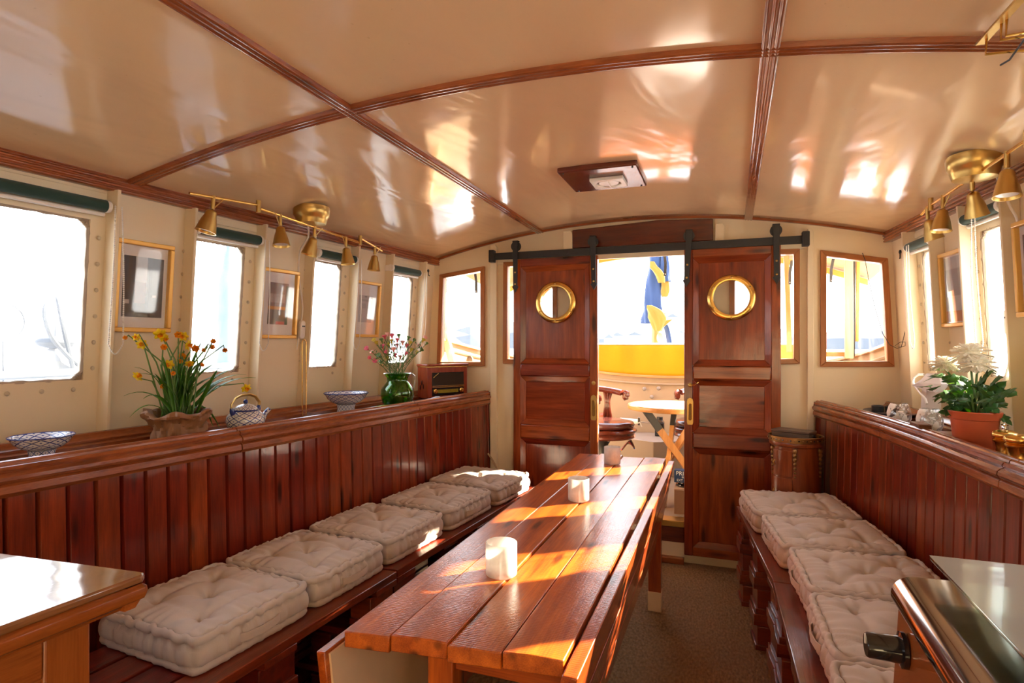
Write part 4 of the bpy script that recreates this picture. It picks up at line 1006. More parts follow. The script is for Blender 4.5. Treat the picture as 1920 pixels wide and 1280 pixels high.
# ---------------------------------------------------------------- things on the left ledge
def footed_dish(loc, s, label, mat):
    t = thing('footed_dish', label, 'dish', loc, 0, 'blue and white footed dishes')
    b = MB().lathe([(0,.045),(.03,.045),(.060,.058),(.078,.074),(.088,.090),(.093,.094),(.0915,.097),(.084,.092),(.072,.079),(.050,.064),(0,.056)], (0,0,0), 48, Matrix.Scale(s, 3)).build('bowl', mat, t, ang=60, local=True)
    MB().lathe([(0,0),(.040,0),(.043,.004),(.037,.022),(.036,.035),(.040,.047),(0,.05)], (0,0,0), 40, Matrix.Scale(s, 3)).build('foot', mat, t, ang=60, local=True)
    MB().tube([(.0925*s*cos(2*pi*k/48), .0925*s*sin(2*pi*k/48), .0965*s) for k in range(48)], .0022*s, 6, closed=True).build('blue_rim', M['porcblue'], b, local=True)
    return t
footed_dish((-1.895, 1.135, LEDGE), .86, 'blue and white footed dish nearest on the left ledge', M['porc'])
footed_dish((-1.757, 2.425, LEDGE), 1.16, 'blue and white footed dish between the teapot and the green jug', M['porcfine'])
tp = thing('teapot', 'blue and white lattice-patterned teapot with brass bail handle', 'teapot', (-1.795, 1.815, LEDGE)); ty = radians(85)
bp = MB().lathe([(0,0),(.045,0),(.052,.004),(.066,.022),(.073,.045),(.070,.066),(.056,.084),(.048,.089),(0,.090)], (0,0,0), 48).build('pot_body', M['porc'], tp, ang=60, local=True)
MB().tube([(.049*cos(2*pi*k/40), .049*sin(2*pi*k/40), .0905) for k in range(40)], .0035, 6, closed=True).build('shoulder_band', M['porcblue'], bp, local=True)
ld = MB().lathe([(0,.092),(.045,.092),(.044,.099),(.030,.110),(.012,.116),(0,.117)], (0,0,0), 40).build('lid', M['porcfine'], tp, ang=60, local=True)
MB().ball((0,0,.124), .009, 12, 8).build('lid_knob', M['porcblue'], ld, local=True)
dxs, dys = cos(ty), sin(ty)
MB().tube([(dxs*.060, dys*.060, .035), (dxs*.082, dys*.082, .045), (dxs*.098, dys*.098, .068), (dxs*.118, dys*.118, .082)], [.017,.014,.010,.009], 14).build('spout', M['porcmott'], tp, local=True)
for s in (-1, 1): MB().tube([(dxs*s*.058, dys*s*.058, .078), (dxs*s*.064, dys*s*.064, .092), (dxs*s*.066, dys*s*.066, .104)], [.010,.009,.006], 10).build('lug', M['porcblue'], tp, local=True)
hp = [(dxs*s*.066, dys*s*.066, z) for s, z in ((-1,.100),(-1.02,.118),(-.72,.140),(-.3,.150),(.3,.151),(.72,.141),(1.02,.118),(1,.100))]
MB().tube(hp, .004, 8, flat=1.6).build('bail_handle', M['brassdull'], tp, local=True)
wl_ = V((-1.735, 2.09, LEDGE))
lp = [wl_ + V((0, -.012, 0)), wl_ + V((0,-.013,.35))] + [wl_ + V((0, -.013*cos(a), .36 + .015*sin(a))) for a in (radians(20), radians(60), radians(90), radians(120), radians(160))] + [wl_ + V((0,.013,.35)), wl_ + V((0,.012,0))]
wt = thing('brass_wire_stand', 'tall narrow brass wire loop standing on the left ledge', 'stand', wl_)
MB().tube(lp, .0022, 8).build('wire_loop', M['brass'], wt); MB().lathe([(0,0),(.032,0),(.032,.003),(0,.004)], wl_, 24).build('base_plate', M['brass'], wt)
tag(MB().prism([(wl_.x-.05, wl_.y-.11, LEDGE+.001), (wl_.x+.0, wl_.y-.10, LEDGE+.001), (wl_.x-.005, wl_.y-.05, LEDGE+.001), (wl_.x-.055, wl_.y-.06, LEDGE+.001)], (0,0,.004)).build('coaster', M['goldframe'], bev=.001), 'small flat tan card on the left ledge beside the brass wire loop', 'card')
# --- daffodils in kraft paper
dfc = V((-1.860, 1.562, LEDGE)); df = thing('daffodil_pot', 'yellow daffodils with long green leaves wrapped in crumpled brown paper', 'potted plant', dfc)
rd = random.Random(11)
_cr = [[rd.uniform(-.07, .06) for _ in range(45)] for _ in range(14)]
def crum(a, i): return 1 + .06*sin(4*a+i*1.3) + .05*sin(9*a+i*2.1) + _cr[i][int(a*44/2/pi+.5) % 44]
from mathutils import noise as mn
mb = MB().lathe([(0,0),(.066,0),(.072,.006),(.074,.016),(.076,.027),(.077,.038),(.079,.05),(.081,.061),(.083,.072),(.087,.082),(.094,.090),(.101,.094),(.106,.099),(.109,.106),(.104,.112),(.095,.111),(.088,.105),(.082,.095),(.078,.08),(0,.07)], (0,0,0), 88)
for k, p in enumerate(mb.v):
    q = V(p); r = sqrt(q.x**2 + q.y**2)
    if r < .03: mb.v[k] = tuple(dfc + q); continue
    d = V((q.x/r, q.y/r, 0)); nz = V((q.x, q.y, q.z*.7))
    w = (abs(mn.noise(nz*26)) - .2)*.030 + (abs(mn.noise(nz*60 + V((3,1,7)))) - .2)*.014 + .006*sin(3*atan2(q.y, q.x))
    hz = mn.noise(nz*22 + V((9,2,4)))*.022*max(0, (q.z-.05)/.06)
    mb.v[k] = tuple(dfc + q + d*(w if q.z > .004 else 0) + V((0,0,hz)))
mb.build('paper_wrap', M['kraft'], df, ang=28)
MB().lathe([(0,.06),(.072,.06),(.072,.082),(0,.086)], dfc, 24).build('soil', M['soil'], df)
def blade(mb, base, ctrl, tip, w, n=8, nx=None):
    base, ctrl, tip = V(base), V(ctrl), V(tip); rows = []
    d0 = (tip-base); side = d0.cross(V((0,0,1)))
    if side.length < .02: side = V((rd.uniform(-1,1), rd.uniform(-1,1), 0))
    side.normalize(); 
    if nx: side = (side + V(nx)*.8).normalized()
    b0 = len(mb.v)
    for i in range(n+1):
        t = i/n; p = base*(1-t)**2 + ctrl*2*t*(1-t) + tip*t*t; ww = w*(1 - t**3.2)*(.7 + .6*min(1, t*3)) if i < n else 0
        up = V((0,0,1)).cross(side) * 0 + V((0,0,-.22*ww))
        mb.v += [tuple(p - side*ww), tuple(p + up), tuple(p + side*ww)]
    for i in range(n):
        a = b0 + i*3; mb.f += [(a, a+3, a+4, a+1), (a+1, a+4, a+5, a+2)]
    return mb
def onDf(u, v, o=0): return onp(u, v, 1, -.117, 0, dfc.x - .117*dfc.y + o)
tips = [(232,742),(243,782),(252,688),(262,700),(268,748),(480,708),(462,702),(452,690),(420,700),(410,690),(404,681),(300,682),(312,676),(336,660),(320,668),(372,662),(358,668),(345,655),(385,668),(400,800),(338,750),(440,712),(330,700),(290,700),(390,650),(378,640),(366,676),(304,664),(350,676),(362,652),(412,802),(306,720)]
for i, (u, v) in enumerate(tips):
    o = rd.uniform(-.05, .06); T = onDf(u, v, o); b = dfc + V((rd.uniform(-.045,.045), rd.uniform(-.045,.045), .085))
    droop = v > 735
    c = b.lerp(T, .45) + V((0,0, .10 if droop else .03 + .02*rd.random())) + (b - dfc)*.3
    if u > 430 or u < 270: c = b.lerp(T, .5) + V((0,0,.09))
    blade(MB(), b, c, T, .0062 + .002*rd.random(), 9, (CS, SN, 0)).build('leaf', M['leaf'], df, solid=.0008)
for i in range(26):
    a = rd.uniform(0, 6.28); r = rd.uniform(.02,.13); b = dfc + V((rd.uniform(-.04,.04), rd.uniform(-.04,.04), .085)); T = dfc + V((cos(a)*r*.7, sin(a)*r, rd.uniform(.2,.33)))
    blade(MB(), b, b.lerp(T,.5) + V((cos(a)*-.02, sin(a)*-.03, .03)), T, .006, 7, (CS, SN, 0)).build('leaf', M['leaf'], df, solid=.0008)
def petal(mb, c, d, s, l, w, curl=.2):
    c, d, s = V(c), V(d).normalized(), V(s); s = (s - d*s.dot(d)).normalized(); n = d.cross(s); b = len(mb.v)
    for t, ww in ((0,.25),(.35,.95),(.65,1),(.88,.6),(1,.06)):
        p = c + d*l*t + n*curl*l*t*t
        mb.v += [tuple(p - s*w*ww), tuple(p + n*-.12*w*ww), tuple(p + s*w*ww)]
    for i in range(4):
        a = b+i*3; mb.f += [(a,a+3,a+4,a+1),(a+1,a+4,a+5,a+2)]
def daffodil(root, c, face, s, base, wilt=False):
    f = V(face).normalized(); x = f.orthogonal().normalized(); y = f.cross(x); c = V(c)
    st = MB().tube([base, base.lerp(c, .5) + V((0,0,.035)) + (base-dfc)*.3, c + V((0,0,.010)) - f*.018, c - f*.004], [.0028,.0025,.002,.0025], 6).build('flower_stem', M['stemgreen'], root)
    mb = MB()
    for k in range(6):
        a = k*pi/3; d = x*cos(a) + y*sin(a) + f*(.9 if wilt else (.15 + .25*rd.random())); petal(mb, c, d, f, s*(.9 if wilt else 1.1), s*.36, .25)
        # orient wide side perpendicular to face
    mb2 = MB()
    for k in range(6):
        a = k*pi/3 + .2; d = x*cos(a) + y*sin(a) + f*(.9 if wilt else .12); sd = f.cross(d); b = len(mb2.v); dn_ = d.normalized(); sd.normalize()
        for t, ww in ((0,.3),(.35,.95),(.65,1),(.88,.55),(1,.06)):
            p = c + dn_*s*1.1*t + f*(.1*s*sin(3*t+k)); mb2.v += [tuple(p - sd*s*.36*ww), tuple(p + f*.04*s), tuple(p + sd*s*.36*ww)]
        for i in range(4):
            q_ = b+i*3; mb2.f += [(q_,q_+3,q_+4,q_+1),(q_+1,q_+4,q_+5,q_+2)]
    fl = mb2.build('flower', M['petalorange' if wilt else 'petalyellow'], root, solid=.0006)
    q = V((0,0,1)).rotation_difference(f).to_matrix()
    MB().lathe([(.001,-.002),(.28*s,.0),(.30*s,.35*s),(.34*s,.6*s),(.42*s,.68*s),(.33*s,.62*s),(.24*s,.3*s),(.2*s,.05*s)], c, 12, q, fr=lambda a, i: 1 + (.1*sin(6*a) if i in (3,4,5) else 0)).build('trumpet', M['petalorange'], fl)
fl_ = [(236,633,1,.6),(256,632,0,.8),(266,645,0,1.1),(300,626,0,1.4),(308,634,0,1.0),(334,627,1,1),(344,630,0,1.1),(352,646,0,1.3),(366,652,1,1.1),(400,640,1,.8),(396,650,1,.8),(384,656,1,.7),(421,655,1,.8),(257,706,0,1.2),(317,683,0,1.1),(355,681,0,1.0),(302,722,1,.8),(377,685,1,.7),(343,666,1,1.1),(461,727,0,1.25),(307,651,1,.9),(339,676,1,.8),(326,700,1,.7)]
for u, v, wlt, s in fl_:
    o = rd.uniform(-.04, .07); c = onDf(u, v, o); b = dfc + V((rd.uniform(-.04,.04), rd.uniform(-.04,.04), .085))
    daffodil(df, c, (.7*rd.uniform(.3,1.2), -.6+rd.uniform(-.5,.8), rd.uniform(-.5,.2)), .0155*s, b, bool(wlt))
# --- green jug with spray carnations
jc = V((-1.69, 2.80, LEDGE)); jg = thing('glass_jug', 'round green glass jug with clear handle holding pink carnations', 'jug', jc)
MB().lathe([(0,.0),(.045,.0),(.060,.004),(.082,.03),(.093,.07),(.090,.105),(.070,.135),(.058,.150),(.060,.170),(.074,.188),(.078,.192),(.072,.190),(.056,.168),(.054,.150),(.066,.133),(.086,.104),(.089,.07),(.078,.032),(.055,.009),(0,.006)], jc, 48).build('jug_body', M['greenglass'], jg, ang=70)
MB().lathe([(0,.008),(.054,.010),(.077,.033),(.0875,.07),(.084,.100),(0,.100)], jc, 40).build('water', glassm('green tinted water', (.62,.88,.35), gl=.4), jg, ang=60)
sp_ = jc + V((-.0,-.072,.19)); 
hd = V((.35,.94,0)).normalized()
MB().tube([jc + hd*.066 + V((0,0,.178)), jc + hd*.095 + V((0,0,.190)), jc + hd*.122 + V((0,0,.172)), jc + hd*.126 + V((0,0,.130)), jc + hd*.108 + V((0,0,.085)), jc + hd*.088 + V((0,0,.070))], .006, 12).build('handle', M['tumbler'], jg)
def onJ(u, v, o=0): return onp(u, v, 1, -.117, 0, jc.x - .117*jc.y + o)
bq = thing('carnation_bunch', 'loose bunch of pink and yellow spray carnations in the green jug', 'flowers', jc + V((0,0,.02)))
rd = random.Random(5)
hv_ = [(690,655),(700,663),(695,672),(708,645),(716,640),(722,634),(727,629),(735,632),(730,648),(748,632),(745,650),(738,658),(718,652),(703,640),(712,668),(724,662),(755,645),(762,650),(768,645),(775,640),(784,650),(792,640),(798,646),(795,635),(770,658),(760,665),(750,672),(741,668),(728,674),(716,680),(780,662),(788,658),(705,678),(734,642),(765,636),(745,640)]
for i, (u, v) in enumerate(hv_):
    o = rd.uniform(-.06,.07); T = onJ(u, v, o); nk = jc + V((rd.uniform(-.035,.035), rd.uniform(-.035,.035), .165)); ft = jc + V((-(nk.x-jc.x)*1.3, -(nk.y-jc.y)*1.3, .015))
    MB().tube([ft, nk, nk.lerp(T, .55) + V((0,0,.012)), T], [.0018,.0018,.0015,.0012], 5).build('stem', M['stemgreen'], bq)
    m_ = ('pinkbud','palebud','pinkbud','yellowbud','stemgreen')[i % 5] if u < 770 else ('yellowbud','stemgreen','palebud')[i % 3]
    mb = MB(); s = .0085 + .004*rd.random(); dr = (T-nk).normalized(); qq = V((0,0,1)).rotation_difference(dr).to_matrix()
    mb.lathe([(0,-.006),(.35*s,-.004),(.45*s,.006),(.95*s,.012),(1.1*s,.017),(.6*s,.016),(.3*s,.019),(0,.018)], T, 12, qq, fr=lambda a, k: 1 + (.18*sin(6*a) if k in (3,4) else 0)); mb.build('bloom', M[m_], bq)
    mb = MB()
    for k in range(5):
        t = .35 + .13*k; p = nk.lerp(T, t) + V((0,0,.012*sin(pi*t))); a = rd.uniform(0, 6.28); d = V((cos(a), sin(a), .9)); blade(mb, p, p + d*.012, p + d*.024 + V((cos(a)*.01, sin(a)*.01, 0)), .0016, 3)
    for k in range(2): 
        p = nk.lerp(T, .8); a = rd.uniform(0, 6.28); e = p + V((cos(a)*.016, sin(a)*.016, .022)); mb.tube([p, e], .001, 4); mb.ball(e, .004, 6, 4, (1,1,1.5))
    f_ = mb.build('foliage', M['stemgreen'], bq)
# --- retro radio
rA = V((-1.752, 3.262, 0)); rB = V((-1.588, 3.520, 0)); rx = (rB-rA).normalized(); rn = V((rx.y, -rx.x, 0)); rW = (rB-rA).length; rH = .218; rD = .13
ra = thing('radio', 'red-brown wooden retro radio with dark grille and gilt knobs', 'radio', (rA.x, rA.y, LEDGE))
def rb(u0, u1, z0, z1, d0, d1): # d positive outwards
    P_ = lambda u, d, z: rA + rx*u + rn*d + V((0,0,LEDGE+z))
    return MB().hexa([P_(u0,d0,z0), P_(u1,d0,z0), P_(u1,d1,z0), P_(u0,d1,z0), P_(u0,d0,z1), P_(u1,d0,z1), P_(u1,d1,z1), P_(u0,d1,z1)])
rdw = wood('radio veneer', (.20,.025,.008), (.38,.06,.015), 'Z', 1, .25, .6, 0, objrand=False)
rb(0, rW, .004, rH, -rD, 0).build('case', rdw, ra, bev=.006)
rb(-.006, rW+.006, rH-.006, rH+.008, -rD-.004, .008).build('top_lid', rdw, ra, bev=.004)
rb(-.002, rW+.002, rH-.012, rH-.006, -rD, .0045).build('gilt_band', M['brass'], ra, bev=.001)
rb(.035, rW-.030, .022, rH-.045, -.004, .0015).build('front_recess', M['blackgloss'], ra, bev=.001)
g = rb(.038, rW-.034, .088, rH-.048, .001, .0035).build('grille', linen('speaker cloth', (.035,.022,.015)), ra)
for z in (.076, .084): rb(.036, rW-.031, z, z+.003, .002, .006).build('gilt_bar', M['brass'], ra)
rb(.078, rW-.075, .040, .062, .002, .004).build('dial_glass', plain('tuning dial', (.30,.24,.02), .2, coat=.5, var=.3, bs=200), ra)
rmx = basis((0,0,0), rx, rn).to_3x3()
for u_ in (.058, rW-.052): 
    c_ = rA + rx*u_ + V((0,0,LEDGE+.052)); MB().lathe([(0,.0),(.0165,.0),(.0155,.010),(.009,.012),(.009,.020),(.008,.022),(0,.022)], c_, 24, rmx).build('knob', M['brass'], ra)
sgp = [rA + rx*(.045+.005*k) + rn*.0045 + V((0,0,LEDGE+rH-.078+.0036*k+(.0035 if k % 2 else -.001))) for k in range(8)]
MB().tube(sgp, .0012, 6).build('script_badge', M['brass'], ra)
sc_ = rA - rn*.065 + V((0,0,LEDGE+.095)) - rx*.001
for k in range(3): MB().ball(sc_ - rn*(.02*k-.02) + V((0,0,(-.012,.010,-.02)[k])), .017, 14, 8, (.12,.5,1)).build('side_slot', M['blackgloss'], ra)
# crumpled receipt next to the radio
nb = V((-1.655, 3.215, LEDGE)); tag(MB().lathe([(0,0),(.035,0),(.038,.01),(.030,.022),(.012,.030),(0,.028)], nb, 10, fr=lambda a, i: 1+.25*sin(3*a+i)).build('crumpled_paper', M['paper'], ang=10), 'crumpled grey-white paper in front of the radio', 'paper')
# ---------------------------------------------------------------- things on the right ledge
cs_ = V((.78, 3.36, LEDGE)); ct = thing('black_tray', 'flat black oval tray with round black candle cups on the right ledge', 'tray', cs_)
MB().lathe([(0,0),(.095,0),(.115,.010),(.112,.013),(.09,.006),(0,.006)], cs_ + V((-.0,-.10,.018)), 40, Matrix.Diagonal(V((1.0,1.35,1)))).build('tray', M['black'], ct)
MB().lathe([(0,0),(.05,0),(.05,.019),(0,.019)], cs_ + V((0,-.10,0)), 24).build('tray_foot', M['black'], ct)
for (ox, oy) in ((-.055,-.045),(-.0,-.055),(.03,.00)): MB().lathe([(0,0),(.026,0),(.027,.028),(.024,.030),(.023,.01),(0,.01)], cs_ + V((ox, oy-.06, .026)), 24).build('candle_cup', M['black'], ct)
frost_map = NT('etched world map glass')
def mapglass():
    N = frost_map; n = N.noise(N.coord('Object', (1,1,1)), 22, 4, .55, .4); f = N.ramp(n, (.50, (0,0,0)), (.53, (1,1,1)))
    N.set(Base_Color=(.92,.91,.88), Roughness=.5); t = N.n('ShaderNodeBsdfTransparent'); g = N.n('ShaderNodeBsdfGlossy'); g.inputs['Roughness'].default_value = .03
    fr = N.fres(); m0 = N.n('ShaderNodeMixShader'); N.l(N.math('MULTIPLY', fr.outputs[0], 2), m0.inputs[0]); N.l(t.outputs[0], m0.inputs[1]); N.l(g.outputs[0], m0.inputs[2])
    m1 = N.n('ShaderNodeMixShader'); N.l(f, m1.inputs[0]); N.l(m0.outputs[0], m1.inputs[1]); N.l(N.b.outputs[0], m1.inputs[2]); N.l(m1.outputs[0], N.o.inputs[0]); return N.m
M['mapglass'] = mapglass()
for (px_, py_, lab) in ((.725, 2.90, 'round tumbler etched with white map shapes, left of the pair on the ledge'), (.778, 2.70, 'round tumbler etched with white map shapes, right one beside the potted flowers')):
    t = thing('map_tumbler', lab, 'glass', (px_, py_, LEDGE), 0, 'etched tumblers on the right ledge')
    MB().lathe([(0,0),(.026,0),(.034,.006),(.045,.035),(.045,.060),(.038,.088),(.031,.100),(.030,.100),(.0365,.087),(.0435,.059),(.0435,.036),(.032,.009),(0,.006)], (0,0,0), 40).build('glass_bowl', M['mapglass'], t, local=True, ang=60)
    MB().tube([(.0305*cos(2*pi*k/32), .0305*sin(2*pi*k/32), .100) for k in range(32)], .0012, 6, closed=True).build('rim', M['tumbler'], t, local=True)
wd_ = thing('wood_dish', 'shallow round wooden dish on the right ledge behind the rail', 'dish', (.80, 2.46, LEDGE))
MB().lathe([(0,0),(.06,0),(.088,.022),(.092,.028),(.088,.030),(.058,.008),(0,.008)], (.79, 2.49, LEDGE), 40).build('wood_bowl', wood('turned wood', (.22,.08,.025), (.38,.17,.06), 'X', 1, .4, .2, 0, objrand=False), wd_)
tag(MB().box((.690, 2.520, LEDGE), (.735, 2.622, LEDGE+.058)).build('wooden_block', wood('walnut block', (.10,.035,.015), (.20,.08,.035), 'Y', 1, .5, .1, 0, objrand=False), bev=.004), 'rectangular walnut block in front of the two etched tumblers', 'block')
# --- potted chrysanthemum
mc = V((.800, 2.335, LEDGE)); mu = thing('chrysanthemum_pot', 'white chrysanthemums with dark green leaves in an orange plastic pot', 'potted plant', mc)
MB().lathe([(0,0),(.052,0),(.056,.004),(.066,.105),(.070,.107),(.074,.130),(.072,.133),(.068,.130),(.064,.108),(0,.108)], mc, 40).build('pot', M['terracotta'], mu, ang=40)
MB().lathe([(0,.10),(.065,.10),(.064,.118),(0,.122)], mc, 24).build('soil', M['soil'], mu)
rd = random.Random(21)
def onM(u, v, o=0): return onp(u, v, 1, .12, 0, mc.x + .12*mc.y + o)
def lobed(mb, base, tip, w, nrm):
    base, tip = V(base), V(tip); d = tip-base; L_ = d.length; d.normalize(); s = d.cross(V(nrm)).normalized(); n = s.cross(d)
    out = [(0,.04),(.15,.10),(.22,.34),(.34,.44),(.38,.26),(.50,.48),(.62,.50),(.64,.26),(.76,.30),(.86,.22),(1,0)]
    c0 = len(mb.v); m = len(out)
    for t, ww in out: mb.v.append(tuple(base + d*L_*t + n*(-.25*L_*t*t)))
    for sg in (-1, 1):
        for t, ww in out: mb.v.append(tuple(base + d*L_*(t + (.10 if ww > .3 else 0)) + s*sg*w*ww*2 + n*(-.25*L_*t*t - .10*w*ww + .10*w)))
    for i in range(m-1):
        mb.f += [(c0+i, c0+i+1, c0+m+i+1, c0+m+i), (c0+i+1, c0+i, c0+2*m+i, c0+2*m+i+1)]
    return mb
for (u, v, s) in ((1773, 674, 1.0), (1819, 655, 1.25), (1832, 676, 1.1)):
    c = onM(u, v+8, rd.uniform(-.03,.02)); R_ = .050*s
    MB().tube([mc + V((rd.uniform(-.02,.02), rd.uniform(-.02,.02), .11)), c.lerp(mc, .4) + V((0,0,.05)), c - V((0,0,.02))], .0035, 7).build('flower_stem', M['stemgreen'], mu)
    mb = MB()
    for ring, (el, k, l) in enumerate(((-18,26,1.0),(0,26,1.02),(18,24,.98),(36,20,.90),(54,16,.80),(72,10,.68),(86,6,.55))):
        for j in range(k):
            a = 2*pi*(j + .5*(ring % 2))/k + rd.uniform(-.06,.06); e = radians(el + rd.uniform(-5,5)); d = V((cos(a)*cos(e), sin(a)*cos(e), sin(e)*1.0)); sd = V((-sin(a), cos(a), 0))
            b = len(mb.v); ll = R_*l*rd.uniform(.92,1.06)
            for t, ww in ((.1,.4),(.5,.9),(.85,1),(1,.35)):
                p = c + d*ll*t + V((0,0,(.10-.32*t*t)*ll*.6)); mb.v += [tuple(p - sd*.0058*s*ww), tuple(p - d.cross(sd)*.0025), tuple(p + sd*.0058*s*ww)]
            for i in range(3): q_ = b+i*3; mb.f += [(q_,q_+3,q_+4,q_+1),(q_+1,q_+4,q_+5,q_+2)]
    mb.ball(c, R_*.45, 12, 8, (1,1,.7)); mb.build('flower_head', M['petalwhite'], mu)
lt = [(1727,718),(1735,705),(1745,725),(1748,745),(1752,738),(1765,700),(1780,712),(1790,730),(1800,745),(1815,765),(1830,750),(1848,745),(1860,735),(1876,745),(1898,733),(1880,712),(1868,702),(1858,775),(1822,768),(1775,755),(1850,692),(1840,705),(1805,700),(1790,695),(1765,748),(1812,728),(1838,730),(1826,716),(1770,728),(1850,722),(1810,745),(1793,718),(1866,758),(1745,696)]
for i, (u, v) in enumerate(lt):
    o = rd.uniform(-.07,.06); T = onM(u, v, o); h = V((mc.x, mc.y, 0)).lerp(V((T.x, T.y, 0)), .35); b = V((h.x, h.y, min(T.z + .03, LEDGE + .13 + .10*rd.random())))
    L_ = (T-b).length; 
    if L_ > .075: b = T + (b-T)*(.075/L_)
    mb = MB(); lobed(mb, b, T, .026, (rd.uniform(-.4,.6)-.3, -.6, .8)); mb.build('leaf', M['mumleaf'], mu, solid=.0006)
for i in range(30):
    a = rd.uniform(0, 6.28); r0 = rd.uniform(.01,.05); b = mc + V((cos(a)*r0, sin(a)*r0, rd.uniform(.12,.22))); T = b + V((cos(a)*.05, sin(a)*.06, rd.uniform(-.03,.025)))
    mb = MB(); lobed(mb, b, T, .024, (rd.uniform(-.3,.3), -.5, .8)); mb.build('leaf', M['mumleaf'], mu, solid=.0006)
for k in range(6):
    a = k; mb = MB().tube([mc + V((0,0,.11)), mc + V((.03*cos(a), .04*sin(a), .19))], .003, 6); mb.build('stalk', M['stemgreen'], mu)
# --- brass mills
for i, (x, y, s, lab) in enumerate(((.812, 2.150, .90, 'shiny brass pepper mill with steel top nut, left of the pair'), (.800, 2.035, .93, 'shiny brass mill at the right edge of the ledge, no top nut showing'))):
    t = thing('pepper_mill', lab, 'mill', (x, y, LEDGE), 0, 'brass mills on the right ledge')
    Sm = Matrix.Scale(s, 3)
    MB().lathe([(0,0),(.036,0),(.037,.006),(.034,.012),(.026,.028),(.0235,.045),(.027,.062),(.033,.068),(.034,.073),(.029,.076),(0,.076)], (0,0,0), 40, Sm).build('body', M['brass'], t, local=True, ang=50)
    MB().lathe([(0,.077),(.029,.077),(.035,.082),(.037,.090),(.034,.099),(.020,.105),(0,.107)], (0,0,0), 40, Sm).build('top', M['brass'], t, local=True, ang=50)
    if i == 0: MB().lathe([(0,.106),(.010,.106),(.011,.112),(.009,.120),(.011,.124),(0,.127)], (0,0,0), 16, Sm).build('nut', M['steel'], t, local=True)
# --- folded paper bag
bgp = V((.905, 3.02, LEDGE+.0)); pg = thing('paper_bag', 'crumpled white paper bag leaning by the far right window', 'bag', bgp)
pts = [PX(1709,723,0.81), PX(1727,711,0.83), PX(1737,700,0.85), PX(1757,700,0.85), PX(1765,720,0.83), PX(1752,735,0.81), PX(1730,730,0.80)]
c_ = sum(pts, V())/7; mb = MB(); front = [p for p in pts]; back = [p + V((.035, .02, .0)) for p in pts]; mb.v = [tuple(c_ + V((-.03,0,.0)))] + [tuple(p) for p in front] + [tuple(p) for p in back]; n = 7
for i in range(n): j = (i+1) % n; mb.f += [(0, 1+i, 1+j), (1+i, 8+i, 8+j, 1+j)]
mb.f.append(tuple(range(8, 15))); mb.build('bag_paper', M['paper'], pg, flat=True)
lowz = min(p.z for p in pts); MB().hexa([(c_.x-.02,c_.y-.03,LEDGE),(c_.x+.04,c_.y-.03,LEDGE),(c_.x+.04,c_.y+.03,LEDGE),(c_.x-.02,c_.y+.03,LEDGE),(c_.x-.01,c_.y-.03,lowz+.03),(c_.x+.04,c_.y-.03,lowz+.03),(c_.x+.04,c_.y+.03,lowz+.03),(c_.x-.01,c_.y+.03,lowz+.03)]).build('bag_base', M['paper'], pg)
MB().tube([PX(1733,702,.84), PX(1722,702,.84), PX(1713,709,.83), PX(1712,718,.82), PX(1722,732,.80), PX(1735,748,.78), PX(1738,757,.78)], .0045, 10).build('bag_handle', M['white'], pg)
# ================================================================ aft cockpit outside the doorway
CF = .25
def st_(o, l=None, c=None): return struct(o, l, c)
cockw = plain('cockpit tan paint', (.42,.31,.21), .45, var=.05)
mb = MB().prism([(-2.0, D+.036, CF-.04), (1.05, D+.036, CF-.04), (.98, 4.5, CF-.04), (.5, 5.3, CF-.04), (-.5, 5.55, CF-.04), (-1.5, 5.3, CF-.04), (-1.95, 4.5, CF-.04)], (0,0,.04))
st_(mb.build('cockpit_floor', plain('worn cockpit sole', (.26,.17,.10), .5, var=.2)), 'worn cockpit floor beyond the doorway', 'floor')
bwp = [(-2.0,3.62),(-1.97,4.0),(-1.88,4.45),(-1.68,4.85),(-1.35,5.12),(-.9,5.22),(-.45,5.25),(.0,5.2),(.42,5.05),(.72,4.8),(.9,4.45),(.99,4.0),(1.03,3.62)]
bwz = [1.36,1.31,1.24,1.17,1.08,1.02,1.0,1.02,1.08,1.15,1.22,1.30,1.36]
from mathutils.geometry import interpolate_bezier
def smooth(pts, k=6):
    P_ = [V(p) for p in pts]; out = []
    for i in range(len(P_)-1):
        a, b = P_[i], P_[i+1]; ta = (P_[i+1]-P_[max(i-1,0)])/6; tb_ = (P_[min(i+2,len(P_)-1)]-P_[i])/6
        out += interpolate_bezier(a, a+ta, b-tb_, b, k)[:-1]
    return out + [P_[-1]]
rim = smooth([(x, y, z) for (x, y), z in zip(bwp, bwz)], 6)
mb = MB(); n = len(rim)
for p in rim:
    cen = V((-.47, 4.0, 0)); d = (V((p.x, p.y, 0))-cen).normalized()
    mb.v += [(p.x, p.y, CF-.04), (p.x, p.y, p.z), (p.x+d.x*.03, p.y+d.y*.03, p.z), (p.x+d.x*.03, p.y+d.y*.03, CF-.04)]
for i in range(n-1):
    for k in range(4): a, b = i*4+k, i*4+(k+1) % 4; mb.f.append((a, b, b+4, a+4))
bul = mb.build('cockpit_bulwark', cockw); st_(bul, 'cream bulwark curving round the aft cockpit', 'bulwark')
sides = [(V((p.x, p.y, 0))-V((-.47,4.0,0))).normalized() for p in rim]
MB().sweep([(-.035,0),(-.03,.022),(.05,.022),(.055,0)], rim, sides, (0,0,1)).build('capping_rail', M['teakX'], bul, bev=.003)
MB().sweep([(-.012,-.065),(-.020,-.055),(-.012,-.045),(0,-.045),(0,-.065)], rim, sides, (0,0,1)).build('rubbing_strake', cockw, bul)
for (u, v) in ((1208,729),(1235,728),(1222,744)): MB().ball(PY(u, v, 5.215), .018, 10, 6, (1,.4,1)).build('bolt', plain('grey bolt', (.30,.25,.22), .4), bul)
